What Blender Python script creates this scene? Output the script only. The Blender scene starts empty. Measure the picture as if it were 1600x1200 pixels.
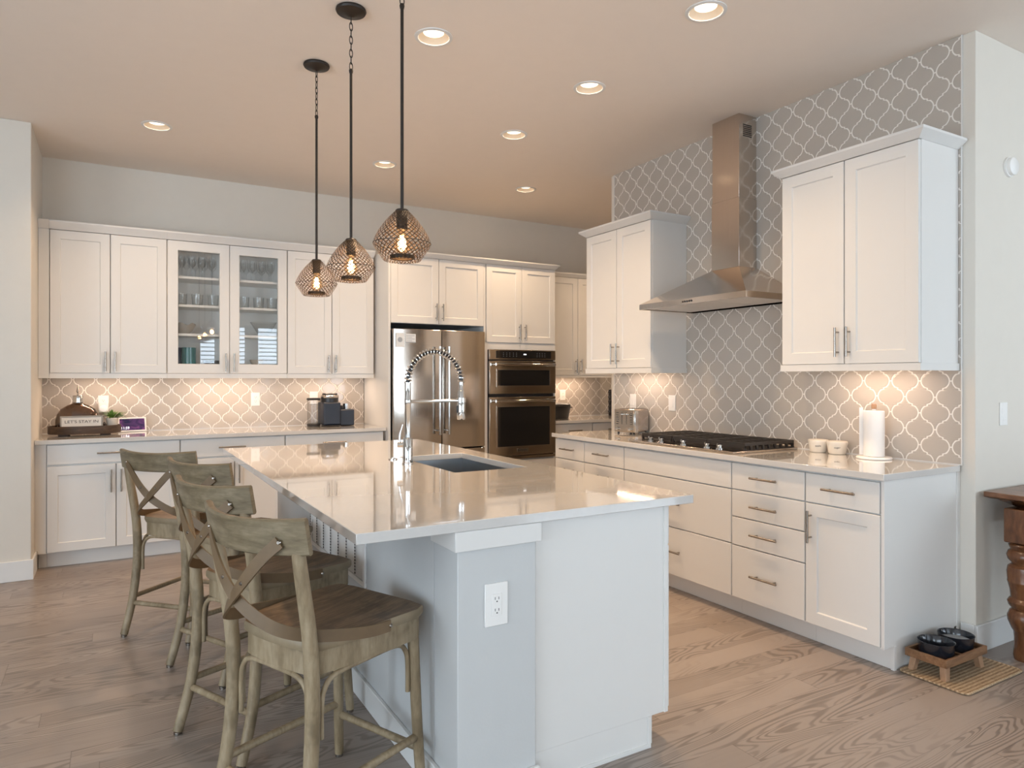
import bpy, bmesh, math, random
from mathutils import Vector, Matrix
random.seed(7)
PI = math.pi
C = bpy.context.scene.collection
scene = bpy.context.scene

# ---------------------------------------------------------------- camera
cam_d = bpy.data.cameras.new('camera')
cam = bpy.data.objects.new('camera', cam_d); C.objects.link(cam)
cam.location = (0, 0, 1.352)
cam.rotation_euler = (PI / 2, 0, -0.526)
cam_d.sensor_fit = 'HORIZONTAL'; cam_d.sensor_width = 36.0
cam_d.lens = 1073.0 / 1600.0 * 36.0
cam_d.shift_y = -10.0 / 1600.0
cam_d.clip_start = 0.05
scene.camera = cam

# ---------------------------------------------------------------- view, world, light levels
scene.view_settings.view_transform = 'Standard'
scene.view_settings.look = 'None'
scene.view_settings.gamma = 1.0
scene.view_settings.use_curve_mapping = False
scene.view_settings.exposure = 0.0
SKY = 9.8            # daylight outside the windows
CAN_W = 11.0         # each recessed lamp
BAR_W = 4.2          # under-cabinet bars, per metre
BULB_W = 4.0         # pendant bulbs
WARM = (1.0, 0.69, 0.42)
BARC = (1.0, 0.72, 0.52)
world = bpy.data.worlds.new('daylight'); scene.world = world
world.use_nodes = True
bg = world.node_tree.nodes['Background']
bg.inputs[0].default_value = (0.74, 0.87, 1.0, 1); bg.inputs[1].default_value = SKY
cy = scene.cycles
cy.max_bounces = 10; cy.diffuse_bounces = 5; cy.glossy_bounces = 5; cy.transparent_max_bounces = 16
cy.sample_clamp_indirect = 6.0
cy.caustics_reflective = False; cy.caustics_refractive = False
cy.use_denoising = True

# ---------------------------------------------------------------- node helpers
def new_mat(name):
    m = bpy.data.materials.new(name); m.use_nodes = True
    nt = m.node_tree
    return m, nt, nt.nodes['Principled BSDF']
def link(nt, a, b): nt.links.new(a, b)
def math_(nt, op, a, b=None, c=None, clamp=False):
    n = nt.nodes.new('ShaderNodeMath'); n.operation = op; n.use_clamp = clamp
    for i, v in enumerate((a, b, c)):
        if v is None: continue
        if isinstance(v, (int, float)): n.inputs[i].default_value = v
        else: nt.links.new(v, n.inputs[i])
    return n.outputs[0]
def mixc(nt, fac, a, b, blend='MIX'):
    n = nt.nodes.new('ShaderNodeMix'); n.data_type = 'RGBA'; n.blend_type = blend
    for s, v in ((n.inputs[0], fac), (n.inputs[6], a), (n.inputs[7], b)):
        if isinstance(v, (int, float)): s.default_value = v
        elif isinstance(v, tuple): s.default_value = v if len(v) == 4 else (*v, 1)
        else: nt.links.new(v, s)
    return n.outputs[2]
def ramp(nt, fac, stops):
    n = nt.nodes.new('ShaderNodeValToRGB')
    e = n.color_ramp.elements
    while len(e) < len(stops): e.new(0.5)
    for i, (p, c) in enumerate(stops):
        e[i].position = p; e[i].color = (*c, 1) if len(c) == 3 else c
    nt.links.new(fac, n.inputs[0]); return n.outputs[0]
def maprange(nt, v, a, b, c=0.0, d=1.0, smooth=True):
    n = nt.nodes.new('ShaderNodeMapRange')
    if smooth: n.interpolation_type = 'SMOOTHSTEP'
    nt.links.new(v, n.inputs[0])
    for i, k in enumerate((a, b, c, d)): n.inputs[i + 1].default_value = k
    return n.outputs[0]
def noise(nt, vec, scale, detail=3, rough=0.5, dist=0.0):
    n = nt.nodes.new('ShaderNodeTexNoise')
    n.inputs['Scale'].default_value = scale; n.inputs['Detail'].default_value = detail
    n.inputs['Roughness'].default_value = rough; n.inputs['Distortion'].default_value = dist
    if vec is not None: nt.links.new(vec, n.inputs['Vector'])
    return n.outputs['Fac']
def mapping(nt, vec, scale=(1, 1, 1), rot=(0, 0, 0), loc=(0, 0, 0)):
    n = nt.nodes.new('ShaderNodeMapping')
    n.inputs['Scale'].default_value = scale; n.inputs['Rotation'].default_value = rot; n.inputs['Location'].default_value = loc
    nt.links.new(vec, n.inputs['Vector']); return n.outputs[0]
def objco(nt):
    return nt.nodes.new('ShaderNodeTexCoord').outputs['Object']
def bump(nt, bsdf, h, strength=0.2, dist=0.01):
    n = nt.nodes.new('ShaderNodeBump'); n.inputs['Strength'].default_value = strength; n.inputs['Distance'].default_value = dist
    nt.links.new(h, n.inputs['Height']); nt.links.new(n.outputs[0], bsdf.inputs['Normal'])
def plain(name, col, rough=0.5, metal=0.0, spec=0.5, vary=0.03, scale=12.0, bmp=0.0, bscale=80.0, coat=0.0):
    """simple procedural finish: base colour with a little mottling, optional fine bump"""
    m, nt, b = new_mat(name)
    co = objco(nt)
    f = noise(nt, co, scale, 2)
    lo = tuple(max(0, c * (1 - vary)) for c in col); hi = tuple(min(1, c * (1 + vary)) for c in col)
    link(nt, mixc(nt, f, lo, hi), b.inputs['Base Color'])
    b.inputs['Roughness'].default_value = rough; b.inputs['Metallic'].default_value = metal
    b.inputs['Specular IOR Level'].default_value = spec; b.inputs['Coat Weight'].default_value = coat
    if bmp: bump(nt, b, noise(nt, co, bscale, 3), bmp, 0.002)
    return m
def emissive(name, col, strength):
    m, nt, b = new_mat(name)
    b.inputs['Base Color'].default_value = (*col, 1)
    b.inputs['Emission Color'].default_value = (*col, 1); b.inputs['Emission Strength'].default_value = strength
    return m
def thin_glass(name, tint=(1, 1, 1), edge=0.10, rough=0.0, base=0.04):
    m, nt, b = new_mat(name)
    nt.nodes.remove(b)
    out = nt.nodes['Material Output']
    t = nt.nodes.new('ShaderNodeBsdfTransparent'); t.inputs[0].default_value = (*tint, 1)
    g = nt.nodes.new('ShaderNodeBsdfGlossy'); g.inputs['Roughness'].default_value = rough
    lw = nt.nodes.new('ShaderNodeLayerWeight'); lw.inputs[0].default_value = 0.5
    f = math_(nt, 'POWER', lw.outputs['Facing'], 4.0)
    f = math_(nt, 'MULTIPLY_ADD', f, 0.7, base)
    mx = nt.nodes.new('ShaderNodeMixShader')
    link(nt, f, mx.inputs[0]); link(nt, t.outputs[0], mx.inputs[1]); link(nt, g.outputs[0], mx.inputs[2])
    if edge:
        d = nt.nodes.new('ShaderNodeBsdfDiffuse'); d.inputs[0].default_value = (0.10, 0.10, 0.10, 1)
        mx2 = nt.nodes.new('ShaderNodeMixShader')
        e = math_(nt, 'MULTIPLY', math_(nt, 'POWER', lw.outputs['Facing'], 2.5), edge * 4, clamp=True)
        link(nt, e, mx2.inputs[0]); link(nt, mx.outputs[0], mx2.inputs[1]); link(nt, d.outputs[0], mx2.inputs[2])
        mx = mx2
    link(nt, mx.outputs[0], out.inputs['Surface'])
    return m

# ---------------------------------------------------------------- materials
M = {}
M['cab'] = plain('white_cabinet_paint', (0.72, 0.71, 0.69), 0.32, vary=0.01)
M['cab_in'] = plain('cabinet_interior', (0.84, 0.83, 0.80), 0.5, vary=0.02)
M['trimw'] = plain('white_trim_paint', (0.74, 0.74, 0.73), 0.35, vary=0.01)
M['wall'] = plain('greige_wall_paint', (0.69, 0.65, 0.585), 0.65, vary=0.02, bmp=0.12, bscale=120)
M['islandcool'] = plain('wall_paint_cooled', (0.555, 0.565, 0.565), 0.6, vary=0.02, bmp=0.12, bscale=120)  # wall paint copy for the island, cool daylight tint put into its colour
M['ceil'] = plain('ceiling_paint', (0.83, 0.75, 0.675), 0.8, vary=0.015, bmp=0.10, bscale=90)
M['quartz'] = plain('white_quartz', (0.63, 0.615, 0.595), 0.065, vary=0.03, scale=60, spec=1.0, coat=0.9)
M['nickel'] = plain('brushed_nickel', (0.36, 0.325, 0.29), 0.26, 1.0, vary=0.05)
M['chrome'] = plain('chrome', (0.60, 0.60, 0.60), 0.07, 1.0, vary=0.02)
M['steel'] = plain('stainless', (0.50, 0.45, 0.41), 0.22, 1.0, vary=0.03)
M['dark'] = plain('dark_gap', (0.02, 0.018, 0.016), 0.6)
M['black'] = plain('black_plastic', (0.018, 0.018, 0.02), 0.35)
M['iron'] = plain('cast_iron', (0.022, 0.018, 0.016), 0.5, bmp=0.2)
M['bronze'] = plain('oil_rubbed_bronze', (0.022, 0.015, 0.011), 0.45, 0.3)
M['wire'] = plain('bronze_wire', (0.06, 0.035, 0.016), 0.45, 0.3)
M['white_pl'] = plain('white_plastic', (0.82, 0.81, 0.79), 0.35, vary=0.01)
M['slot'] = plain('outlet_slot', (0.05, 0.05, 0.05), 0.5)
M['ovenglass'] = plain('oven_glass', (0.012, 0.011, 0.011), 0.06, spec=0.6)
M['sinksteel'] = plain('sink_steel', (0.34, 0.36, 0.38), 0.30, 1.0, bmp=0.05)
M['glass'] = thin_glass('pane_glass', (0.985, 0.99, 0.99), 0.0, base=0.06)
M['ware'] = thin_glass('clear_glassware', (0.975, 0.98, 0.98), 0.05, base=0.05)
M['smoke'] = thin_glass('smoked_glass', (0.66, 0.56, 0.49), 0.06, base=0.09)
M['tank'] = thin_glass('frosted_tank', (0.90, 0.90, 0.90), 0.10, rough=0.2, base=0.06)
M['lens'] = emissive('lamp_lens', (1.0, 0.84, 0.62), 3.0)
M['baffle'] = plain('can_baffle', (0.78, 0.66, 0.52), 0.6)
M['filament'] = emissive('filament', (1.0, 0.62, 0.28), 60.0)
M['bar_em'] = emissive('bar_diffuser', (1.0, 0.72, 0.46), 5.0)

def brushed(name, col, rough, horizontal=False):
    m, nt, b = new_mat(name)
    co = objco(nt)
    f = noise(nt, mapping(nt, co, (3, 3, 260) if horizontal else (260, 260, 3)), 1.0, 2)
    link(nt, mixc(nt, f, tuple(c * 0.93 for c in col), tuple(min(1, c * 1.06) for c in col)), b.inputs['Base Color'])
    b.inputs['Metallic'].default_value = 1.0
    link(nt, math_(nt, 'MULTIPLY_ADD', f, 0.08, rough - 0.04), b.inputs['Roughness'])
    b.inputs['Anisotropic'].default_value = 0.0
    return m
M['fridge'] = brushed('brushed_stainless_vertical', (0.50, 0.45, 0.40), 0.13)
M['steelh'] = brushed('brushed_stainless_horizontal', (0.50, 0.44, 0.38), 0.18, True)
M['hood'] = brushed('hood_stainless', (0.64, 0.57, 0.51), 0.15)

def tile_mat(name, axis, x0):
    a, bb = 0.1555, 0.167
    m, nt, b = new_mat(name)
    co = objco(nt)
    sep = nt.nodes.new('ShaderNodeSeparateXYZ'); link(nt, co, sep.inputs[0])
    X = sep.outputs[axis]; Z = sep.outputs[2]
    s = math_(nt, 'MULTIPLY_ADD', X, 1 / a, -(x0 + a / 2) / a + 0.5 + 100)
    s = math_(nt, 'FRACT', s)
    xf = math_(nt, 'MULTIPLY', math_(nt, 'ABSOLUTE', math_(nt, 'SUBTRACT', s, 0.5)), a)
    t = math_(nt, 'MULTIPLY_ADD', Z, 1 / bb, -1.251 / bb + 0.5 + 100)
    t = math_(nt, 'FRACT', t)
    sz = math_(nt, 'MULTIPLY', math_(nt, 'ABSOLUTE', math_(nt, 'SUBTRACT', t, 0.5)), 2.0)
    def curve(inp):
        n = nt.nodes.new('ShaderNodeFloatCurve')
        c = n.mapping.curves[0]
        pts = [(0, 0.905), (0.10, 0.893), (0.20, 0.858), (0.30, 0.79), (0.38, 0.705), (0.42, 0.62), (0.45, 0.525), (0.55, 0.475), (0.58, 0.38), (0.62, 0.295), (0.70, 0.21), (0.80, 0.142), (0.90, 0.107), (1, 0.095)]
        c.points[0].location = pts[0]; c.points[1].location = pts[-1]
        for p in pts[1:-1]: c.points.new(*p)
        for p in c.points:
            if 0.44 < p.location[0] < 0.56: p.handle_type = 'VECTOR'
        n.mapping.update()
        link(nt, inp, n.inputs['Value']); return n.outputs[0]
    e = 0.012
    w1 = curve(sz)
    wa = curve(math_(nt, 'ADD', sz, e)); wb = curve(math_(nt, 'SUBTRACT', sz, e))
    slope = math_(nt, 'MULTIPLY', math_(nt, 'SUBTRACT', wa, wb), (a / 2) / (2 * e * bb / 2))
    ln = math_(nt, 'SQRT', math_(nt, 'MULTIPLY_ADD', slope, slope, 1.0))
    d = math_(nt, 'ABSOLUTE', math_(nt, 'SUBTRACT', xf, math_(nt, 'MULTIPLY', w1, a / 2)))
    d = math_(nt, 'DIVIDE', d, ln)
    zf = math_(nt, 'MULTIPLY', sz, bb / 2)                                   # little bridges where four tiles meet
    dA = math_(nt, 'MAXIMUM', zf, math_(nt, 'SUBTRACT', a / 2 - 0.0075, xf))
    dB = math_(nt, 'MAXIMUM', math_(nt, 'SUBTRACT', bb / 2, zf), math_(nt, 'SUBTRACT', xf, 0.0075))
    d = math_(nt, 'MINIMUM', d, math_(nt, 'MINIMUM', dA, dB))
    g = maprange(nt, d, 0.0024, 0.0040)           # 0 in the grout, 1 on the tile
    f = noise(nt, co, 7.0, 2)
    tile = mixc(nt, f, (0.445, 0.40, 0.355), (0.50, 0.455, 0.405))
    link(nt, mixc(nt, g, (0.80, 0.77, 0.72), tile), b.inputs['Base Color'])
    link(nt, math_(nt, 'MULTIPLY_ADD', g, -0.40, 0.50), b.inputs['Roughness'])
    h = math_(nt, 'ADD', maprange(nt, d, 0.002, 0.011), math_(nt, 'MULTIPLY', noise(nt, co, 16.0, 2), 0.55))
    bump(nt, b, h, 0.35, 0.004)
    return m
M['tile_back'] = tile_mat('lantern_tile_back', 0, 0.112)
M['tile_right'] = tile_mat('lantern_tile_right', 1, 1.964)

def floor_mat():
    m, nt, b = new_mat('grey_oak_planks')
    co = objco(nt)
    sep = nt.nodes.new('ShaderNodeSeparateXYZ'); link(nt, co, sep.inputs[0])
    W, L = 0.13, 1.7
    yr = math_(nt, 'MULTIPLY_ADD', sep.outputs[1], 1 / W, 100.3)
    row = math_(nt, 'FLOOR', yr); fy = math_(nt, 'FRACT', yr)
    wn = nt.nodes.new('ShaderNodeTexWhiteNoise'); wn.noise_dimensions = '1D'; link(nt, row, wn.inputs['W'])
    xr = math_(nt, 'ADD', math_(nt, 'MULTIPLY_ADD', sep.outputs[0], 1 / L, 50), wn.outputs['Value'])
    col = math_(nt, 'FLOOR', xr); fx = math_(nt, 'FRACT', xr)
    cmb = nt.nodes.new('ShaderNodeCombineXYZ'); link(nt, row, cmb.inputs[0]); link(nt, col, cmb.inputs[1])
    wn2 = nt.nodes.new('ShaderNodeTexWhiteNoise'); wn2.noise_dimensions = '2D'; link(nt, cmb.outputs[0], wn2.inputs['Vector'])
    rnd = wn2.outputs['Value']
    cmb2 = nt.nodes.new('ShaderNodeCombineXYZ')
    link(nt, sep.outputs[0], cmb2.inputs[0]); link(nt, sep.outputs[1], cmb2.inputs[1]); link(nt, math_(nt, 'MULTIPLY', rnd, 37.0), cmb2.inputs[2])
    v = cmb2.outputs[0]
    n1 = noise(nt, mapping(nt, v, (1.1, 8.0, 1)), 1.0, 1.5, 0.4, 0.3)
    rings = math_(nt, 'SINE', math_(nt, 'MULTIPLY', n1, 150.0))
    rings = maprange(nt, rings, -0.3, 1.0)
    n2 = noise(nt, mapping(nt, v, (2.5, 90, 1)), 1.0, 3, 0.6)
    mask = maprange(nt, noise(nt, mapping(nt, v, (0.9, 4.0, 1), loc=(3, 7, 0)), 1.0, 1), 0.36, 0.60)
    base = ramp(nt, rnd, [(0.0, (0.250, 0.204, 0.174)), (0.5, (0.295, 0.243, 0.209)), (1.0, (0.335, 0.280, 0.244))])
    c1 = mixc(nt, math_(nt, 'MULTIPLY', math_(nt, 'MULTIPLY', rings, mask), 0.70), base, (0.10, 0.077, 0.063))
    c2 = mixc(nt, math_(nt, 'MULTIPLY', n2, 0.35), c1, (0.37, 0.31, 0.268))
    ey = math_(nt, 'ABSOLUTE', math_(nt, 'SUBTRACT', fy, 0.5)); ex = math_(nt, 'ABSOLUTE', math_(nt, 'SUBTRACT', fx, 0.5))
    seam = math_(nt, 'MAXIMUM', maprange(nt, ey, 0.488, 0.497), maprange(nt, ex, 0.4985, 0.4996))
    c3 = mixc(nt, math_(nt, 'MULTIPLY', seam, 0.40), c2, (0.07, 0.05, 0.04))
    link(nt, c3, b.inputs['Base Color'])
    link(nt, math_(nt, 'MULTIPLY_ADD', n2, 0.10, 0.27), b.inputs['Roughness'])
    b.inputs['Specular IOR Level'].default_value = 0.45
    bump(nt, b, math_(nt, 'SUBTRACT', math_(nt, 'MULTIPLY', n2, 0.3), seam), 0.12, 0.002)
    return m
M['floor'] = floor_mat()

def wood(name, dark, mid, light, stretch=(1, 1, 1), scale=6.0, rough=0.5, blot=None, bl=0.5):
    m, nt, b = new_mat(name)
    co = objco(nt)
    v = mapping(nt, co, stretch)
    n1 = noise(nt, v, scale, 4, 0.55, 0.6)
    n2 = noise(nt, v, scale * 4.5, 3, 0.6)
    f = math_(nt, 'ADD', math_(nt, 'MULTIPLY', n1, 0.65), math_(nt, 'MULTIPLY', n2, 0.35))
    c = ramp(nt, f, [(0.30, dark), (0.5, mid), (0.68, light)])
    if blot:
        k = maprange(nt, noise(nt, co, 9.0, 3, 0.6), 0.52, 0.68)
        c = mixc(nt, math_(nt, 'MULTIPLY', k, bl), c, blot)
    link(nt, c, b.inputs['Base Color'])
    b.inputs['Roughness'].default_value = rough
    bump(nt, b, n2, 0.15, 0.002)
    return m
M['stool'] = wood('weathered_stool_wood', (0.155, 0.11, 0.06), (0.265, 0.20, 0.12), (0.37, 0.295, 0.195), (2, 2, 0.5), 9, 0.5, (0.10, 0.07, 0.035), 0.45)
M['stoolrail'] = wood('weathered_rail_wood', (0.10, 0.074, 0.04), (0.18, 0.14, 0.083), (0.265, 0.215, 0.14), (1, 1, 6), 6, 0.45, (0.085, 0.06, 0.03), 0.4)
M['stoolseat'] = wood('brown_seat_wood', (0.075, 0.045, 0.022), (0.15, 0.094, 0.050), (0.24, 0.165, 0.095), (1.2, 7, 1), 5, 0.50, (0.05, 0.028, 0.012), 0.5)
def seat_edge(m):
    nt = m.node_tree; b = nt.nodes['Principled BSDF']; l = b.inputs['Base Color'].links[0]; src = l.from_socket
    sep = nt.nodes.new('ShaderNodeSeparateXYZ'); link(nt, nt.nodes.new('ShaderNodeNewGeometry').outputs['Normal'], sep.inputs[0])
    k = maprange(nt, sep.outputs[2], 0.45, 0.75, smooth=False)   # the board edge is left in the paler frame colour
    e = mixc(nt, noise(nt, objco(nt), 18, 3), (0.17, 0.125, 0.072), (0.32, 0.25, 0.16))
    link(nt, mixc(nt, k, e, src), b.inputs['Base Color'])
M['strap'] = plain('bent_strap', (0.14, 0.088, 0.043), 0.58, 0.0, vary=0.2, scale=25)
M['walnut'] = wood('dark_tray_wood', (0.02, 0.011, 0.007), (0.045, 0.024, 0.013), (0.10, 0.056, 0.03), (1, 5, 12), 5, 0.45)
M['tablewood'] = wood('antique_table_wood', (0.055, 0.02, 0.008), (0.125, 0.05, 0.02), (0.21, 0.092, 0.04), (2, 2, 0.6), 7, 0.25)
M['tabletop'] = wood('antique_top_wood', (0.07, 0.028, 0.012), (0.17, 0.075, 0.034), (0.27, 0.13, 0.065), (6, 0.7, 2), 6, 0.28)
M['acacia'] = wood('feeder_wood', (0.12, 0.055, 0.024), (0.21, 0.105, 0.048), (0.30, 0.165, 0.085), (1, 6, 6), 6, 0.5)
M['legwood'] = wood('feeder_leg_wood', (0.24, 0.13, 0.07), (0.36, 0.21, 0.12), (0.46, 0.29, 0.18), (4, 4, 1), 6, 0.5)

# ---------------------------------------------------------------- mesh builder
class MB:
    def __init__(s): s.v = []; s.f = []
    def add(s, vs, fs):
        o = len(s.v); s.v += [tuple(p) for p in vs]; s.f += [tuple(i + o for i in f) for f in fs]
        return s
    def box(s, x0, x1, y0, y1, z0, z1):
        if x0 > x1: x0, x1 = x1, x0
        if y0 > y1: y0, y1 = y1, y0
        if z0 > z1: z0, z1 = z1, z0
        return s.add([(x0, y0, z0), (x1, y0, z0), (x1, y1, z0), (x0, y1, z0), (x0, y0, z1), (x1, y0, z1), (x1, y1, z1), (x0, y1, z1)],
                     [(3, 2, 1, 0), (4, 5, 6, 7), (0, 1, 5, 4), (1, 2, 6, 5), (2, 3, 7, 6), (3, 0, 4, 7)])
    def frustum(s, b, t, z0, z1):
        """b, t = (x0,x1,y0,y1) rectangles at z0 and z1"""
        x0, x1, y0, y1 = b; X0, X1, Y0, Y1 = t
        return s.add([(x0, y0, z0), (x1, y0, z0), (x1, y1, z0), (x0, y1, z0), (X0, Y0, z1), (X1, Y0, z1), (X1, Y1, z1), (X0, Y1, z1)],
                     [(3, 2, 1, 0), (4, 5, 6, 7), (0, 1, 5, 4), (1, 2, 6, 5), (2, 3, 7, 6), (3, 0, 4, 7)])
    def tube(s, pts, r, seg=12, closed=False, caps=True, flat=None):
        """sweep a circle (or flat=(w,t) rectangle) along pts"""
        P = [Vector(p) for p in pts]; n = len(P)
        R = r if isinstance(r, (list, tuple)) else [r] * n
        T = []
        for i in range(n):
            a = P[i - 1] if (i > 0 or closed) else P[i]; b = P[(i + 1) % n] if (i < n - 1 or closed) else P[i]
            T.append((b - a).normalized())
        up = Vector((0, 0, 1)) if abs(T[0].z) < 0.9 else Vector((1, 0, 0))
        N = (up - T[0] * up.dot(T[0])).normalized()
        rings = []
        for i in range(n):
            N = (N - T[i] * N.dot(T[i])).normalized(); B = T[i].cross(N)
            rings.append([P[i] + (N * math.cos(2 * PI * k / seg) + B * math.sin(2 * PI * k / seg)) * R[i] for k in range(seg)])
        vs = [p for rg in rings for p in rg]; fs = []
        m = n if closed else n - 1
        for i in range(m):
            j = (i + 1) % n
            for k in range(seg):
                fs.append((i * seg + k, i * seg + (k + 1) % seg, j * seg + (k + 1) % seg, j * seg + k))
        if caps and not closed:
            fs.append(tuple(range(seg - 1, -1, -1))); fs.append(tuple((n - 1) * seg + k for k in range(seg)))
        return s.add(vs, fs)
    def ribbon(s, pts, normals, w, t):
        """flat strap: width w across, thickness t along the given normals"""
        P = [Vector(p) for p in pts]; n = len(P); vs = []; fs = []
        for i in range(n):
            T = (P[min(i + 1, n - 1)] - P[max(i - 1, 0)]).normalized()
            N = Vector(normals[i]); N = (N - T * N.dot(T)).normalized(); B = T.cross(N)
            for a, b in ((-1, -1), (1, -1), (1, 1), (-1, 1)): vs.append(P[i] + B * (a * w / 2) + N * (b * t / 2))
        for i in range(n - 1):
            for k in range(4): fs.append((i * 4 + k, i * 4 + (k + 1) % 4, i * 4 + 4 + (k + 1) % 4, i * 4 + 4 + k))
        fs.append((3, 2, 1, 0)); fs.append(tuple((n - 1) * 4 + k for k in range(4)))
        return s.add(vs, fs)
    def cyl(s, p0, p1, r, r1=None, seg=16): return s.tube([p0, p1], [r, r if r1 is None else r1], seg)
    def lathe(s, prof, c=(0, 0, 0), seg=32, caps=True, sx=1.0, sy=1.0):
        vs = []; fs = []; n = len(prof)
        for r, z in prof:
            for k in range(seg):
                a = 2 * PI * k / seg; vs.append((c[0] + sx * r * math.cos(a), c[1] + sy * r * math.sin(a), c[2] + z))
        for i in range(n - 1):
            for k in range(seg): fs.append((i * seg + k, i * seg + (k + 1) % seg, (i + 1) * seg + (k + 1) % seg, (i + 1) * seg + k))
        if caps:
            fs.append(tuple(range(seg - 1, -1, -1))); fs.append(tuple((n - 1) * seg + k for k in range(seg)))
        return s.add(vs, fs)
    def prism(s, poly, z0, z1):
        n = len(poly)
        vs = [(x, y, z0) for x, y in poly] + [(x, y, z1) for x, y in poly]
        fs = [tuple(range(n - 1, -1, -1)), tuple(range(n, 2 * n))] + [(i, (i + 1) % n, n + (i + 1) % n, n + i) for i in range(n)]
        return s.add(vs, fs)
    def xform(s, mat):
        s.v = [tuple(mat @ Vector(p)) for p in s.v]; return s
    def obj(s, name, mat, parent=None, bevel=0.0, smooth=True, ang=40):
        me = bpy.data.meshes.new(name); me.from_pydata(s.v, [], s.f)
        bm = bmesh.new(); bm.from_mesh(me)
        bmesh.ops.recalc_face_normals(bm, faces=bm.faces); bm.to_mesh(me); bm.free()
        me.materials.append(mat)
        if smooth:
            me.polygons.foreach_set('use_smooth', [True] * len(me.polygons))
            me.set_sharp_from_angle(angle=math.radians(ang))
        o = bpy.data.objects.new(name, me); C.objects.link(o)
        if parent: o.parent = parent
        if bevel:
            b = o.modifiers.new('edge', 'BEVEL'); b.width = bevel; b.segments = 2; b.limit_method = 'ANGLE'; b.angle_limit = math.radians(40); b.harden_normals = False
        return o

def thing(name, label, cat, loc=(0, 0, 0), rz=0.0, group=None):
    o = bpy.data.objects.new(name, None); C.objects.link(o)
    o.empty_display_size = 0.1
    o.location = loc; o.rotation_euler = (0, 0, rz); o['label'] = label; o['category'] = cat
    if group: o['group'] = group
    return o
def tag(o, label, cat, group=None):
    o['label'] = label; o['category'] = cat
    if group: o['group'] = group
    return o
def struct(o):
    o['kind'] = 'structure'; return o
def dup(root, loc, rz, label, group=None):
    r = root.copy(); C.objects.link(r); r.location = loc; r.rotation_euler = (0, 0, rz); r['label'] = label
    if group: r['group'] = group
    for ch in list(root.children):
        c = ch.copy(); C.objects.link(c); c.parent = r
        for g in list(ch.children):
            d = g.copy(); C.objects.link(d); d.parent = c
    return r
def text(name, body, size, mat, parent, loc, rot, depth=0.0006, width=None):
    cu = bpy.data.curves.new(name, 'FONT'); cu.body = body; cu.size = size; cu.extrude = depth
    cu.align_x = 'CENTER'; cu.align_y = 'CENTER'
    tmp = bpy.data.objects.new(name, cu); C.objects.link(tmp)
    dg = bpy.context.evaluated_depsgraph_get()
    me = bpy.data.meshes.new_from_object(tmp.evaluated_get(dg))
    C.objects.unlink(tmp); bpy.data.objects.remove(tmp)
    me.materials.clear(); me.materials.append(mat)
    o = bpy.data.objects.new(name, me); C.objects.link(o); o.parent = parent
    o.location = loc; o.rotation_euler = rot
    if width:
        xs = [v.co.x for v in me.vertices]; k = width / (max(xs) - min(xs))
        o.scale = (k, 1, 1)
    return o
def lamp(name, kind, energy, col, parent, loc, rot=(0, 0, 0), size=0.1, size_y=None, spread=None):
    l = bpy.data.lights.new(name, kind); l.energy = energy; l.color = col
    if kind == 'AREA':
        l.shape = 'DISK' if size_y is None else 'RECTANGLE'; l.size = size
        if size_y: l.size_y = size_y
        if spread: l.spread = spread
    else: l.shadow_soft_size = size
    o = bpy.data.objects.new(name, l); C.objects.link(o); o.parent = parent; o.location = loc; o.rotation_euler = rot
    return o
# ================================================================ SETTING
H = 3.062
XL, XW, YB = -0.476, 3.6655, 6.425
CANS = [(1.391, 3.179), (2.392, 2.318), (2.429, 3.275), (0.255, 5.242), (2.439, 4.174), (1.881, 5.272), (3.239, 5.331), (4.60, 5.33)]  # last one is unseen, added to brighten the pantry corner
struct(MB().box(-4.2, 7.2, -3.5, 6.6, -0.06, 0).obj('floor', M['floor'], smooth=False))

def ceiling():
    bm = bmesh.new()
    def loop(pts):
        vs = [bm.verts.new((x, y, H)) for x, y in pts]
        return [bm.edges.new((vs[i], vs[(i + 1) % len(vs)])) for i in range(len(vs))]
    ed = loop([(-4.2, -3.5), (7.2, -3.5), (7.2, 6.6), (-4.2, 6.6)])
    for x, y in CANS:
        ed += loop([(x + 0.077 * math.cos(2 * PI * k / 32), y + 0.077 * math.sin(2 * PI * k / 32)) for k in range(32)])
    bmesh.ops.triangle_fill(bm, use_beauty=True, use_dissolve=False, edges=ed)
    me = bpy.data.meshes.new('ceiling'); bm.to_mesh(me); bm.free()
    me.materials.append(M['ceil'])
    o = bpy.data.objects.new('ceiling', me); C.objects.link(o); struct(o)
ceiling()

struct(MB().box(XL, 5.42, YB, YB + 0.12, 0, H).obj('wall_back', M['wall'], smooth=False))
struct(MB().box(-4.12, XL, 5.6, YB + 0.12, 0, H).obj('wall_left', M['wall'], bevel=0.004))
w = MB()
w.prism([(XW, 1.775), (7.12, 1.775), (7.12, 1.90), (3.80, 1.90), (3.80, 4.63), (XW, 4.63)], 0, H)
struct(w.obj('wall_right', M['wall'], bevel=0.004))
struct(MB().box(5.30, 5.42, 1.91, YB - 0.002, 0, H).obj('wall_right_alcove', M['wall'], smooth=False))
LW = (-1.6, 2.2, 0.35, 2.45)                     # long window in the far left wall: y0, y1, z0, z1
w = MB().box(-4.12, -4.0, -3.2, LW[0], 0, H).box(-4.12, -4.0, LW[1], 5.598, 0, H).box(-4.12, -4.0, LW[0], LW[1], 0, LW[2]).box(-4.12, -4.0, LW[0], LW[1], LW[3], H)
struct(w.obj('wall_left_far', M['wall'], smooth=False))
struct(MB().box(7.0, 7.12, -3.2, 1.773, 0, H).obj('wall_right_far', M['wall'], smooth=False))

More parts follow.
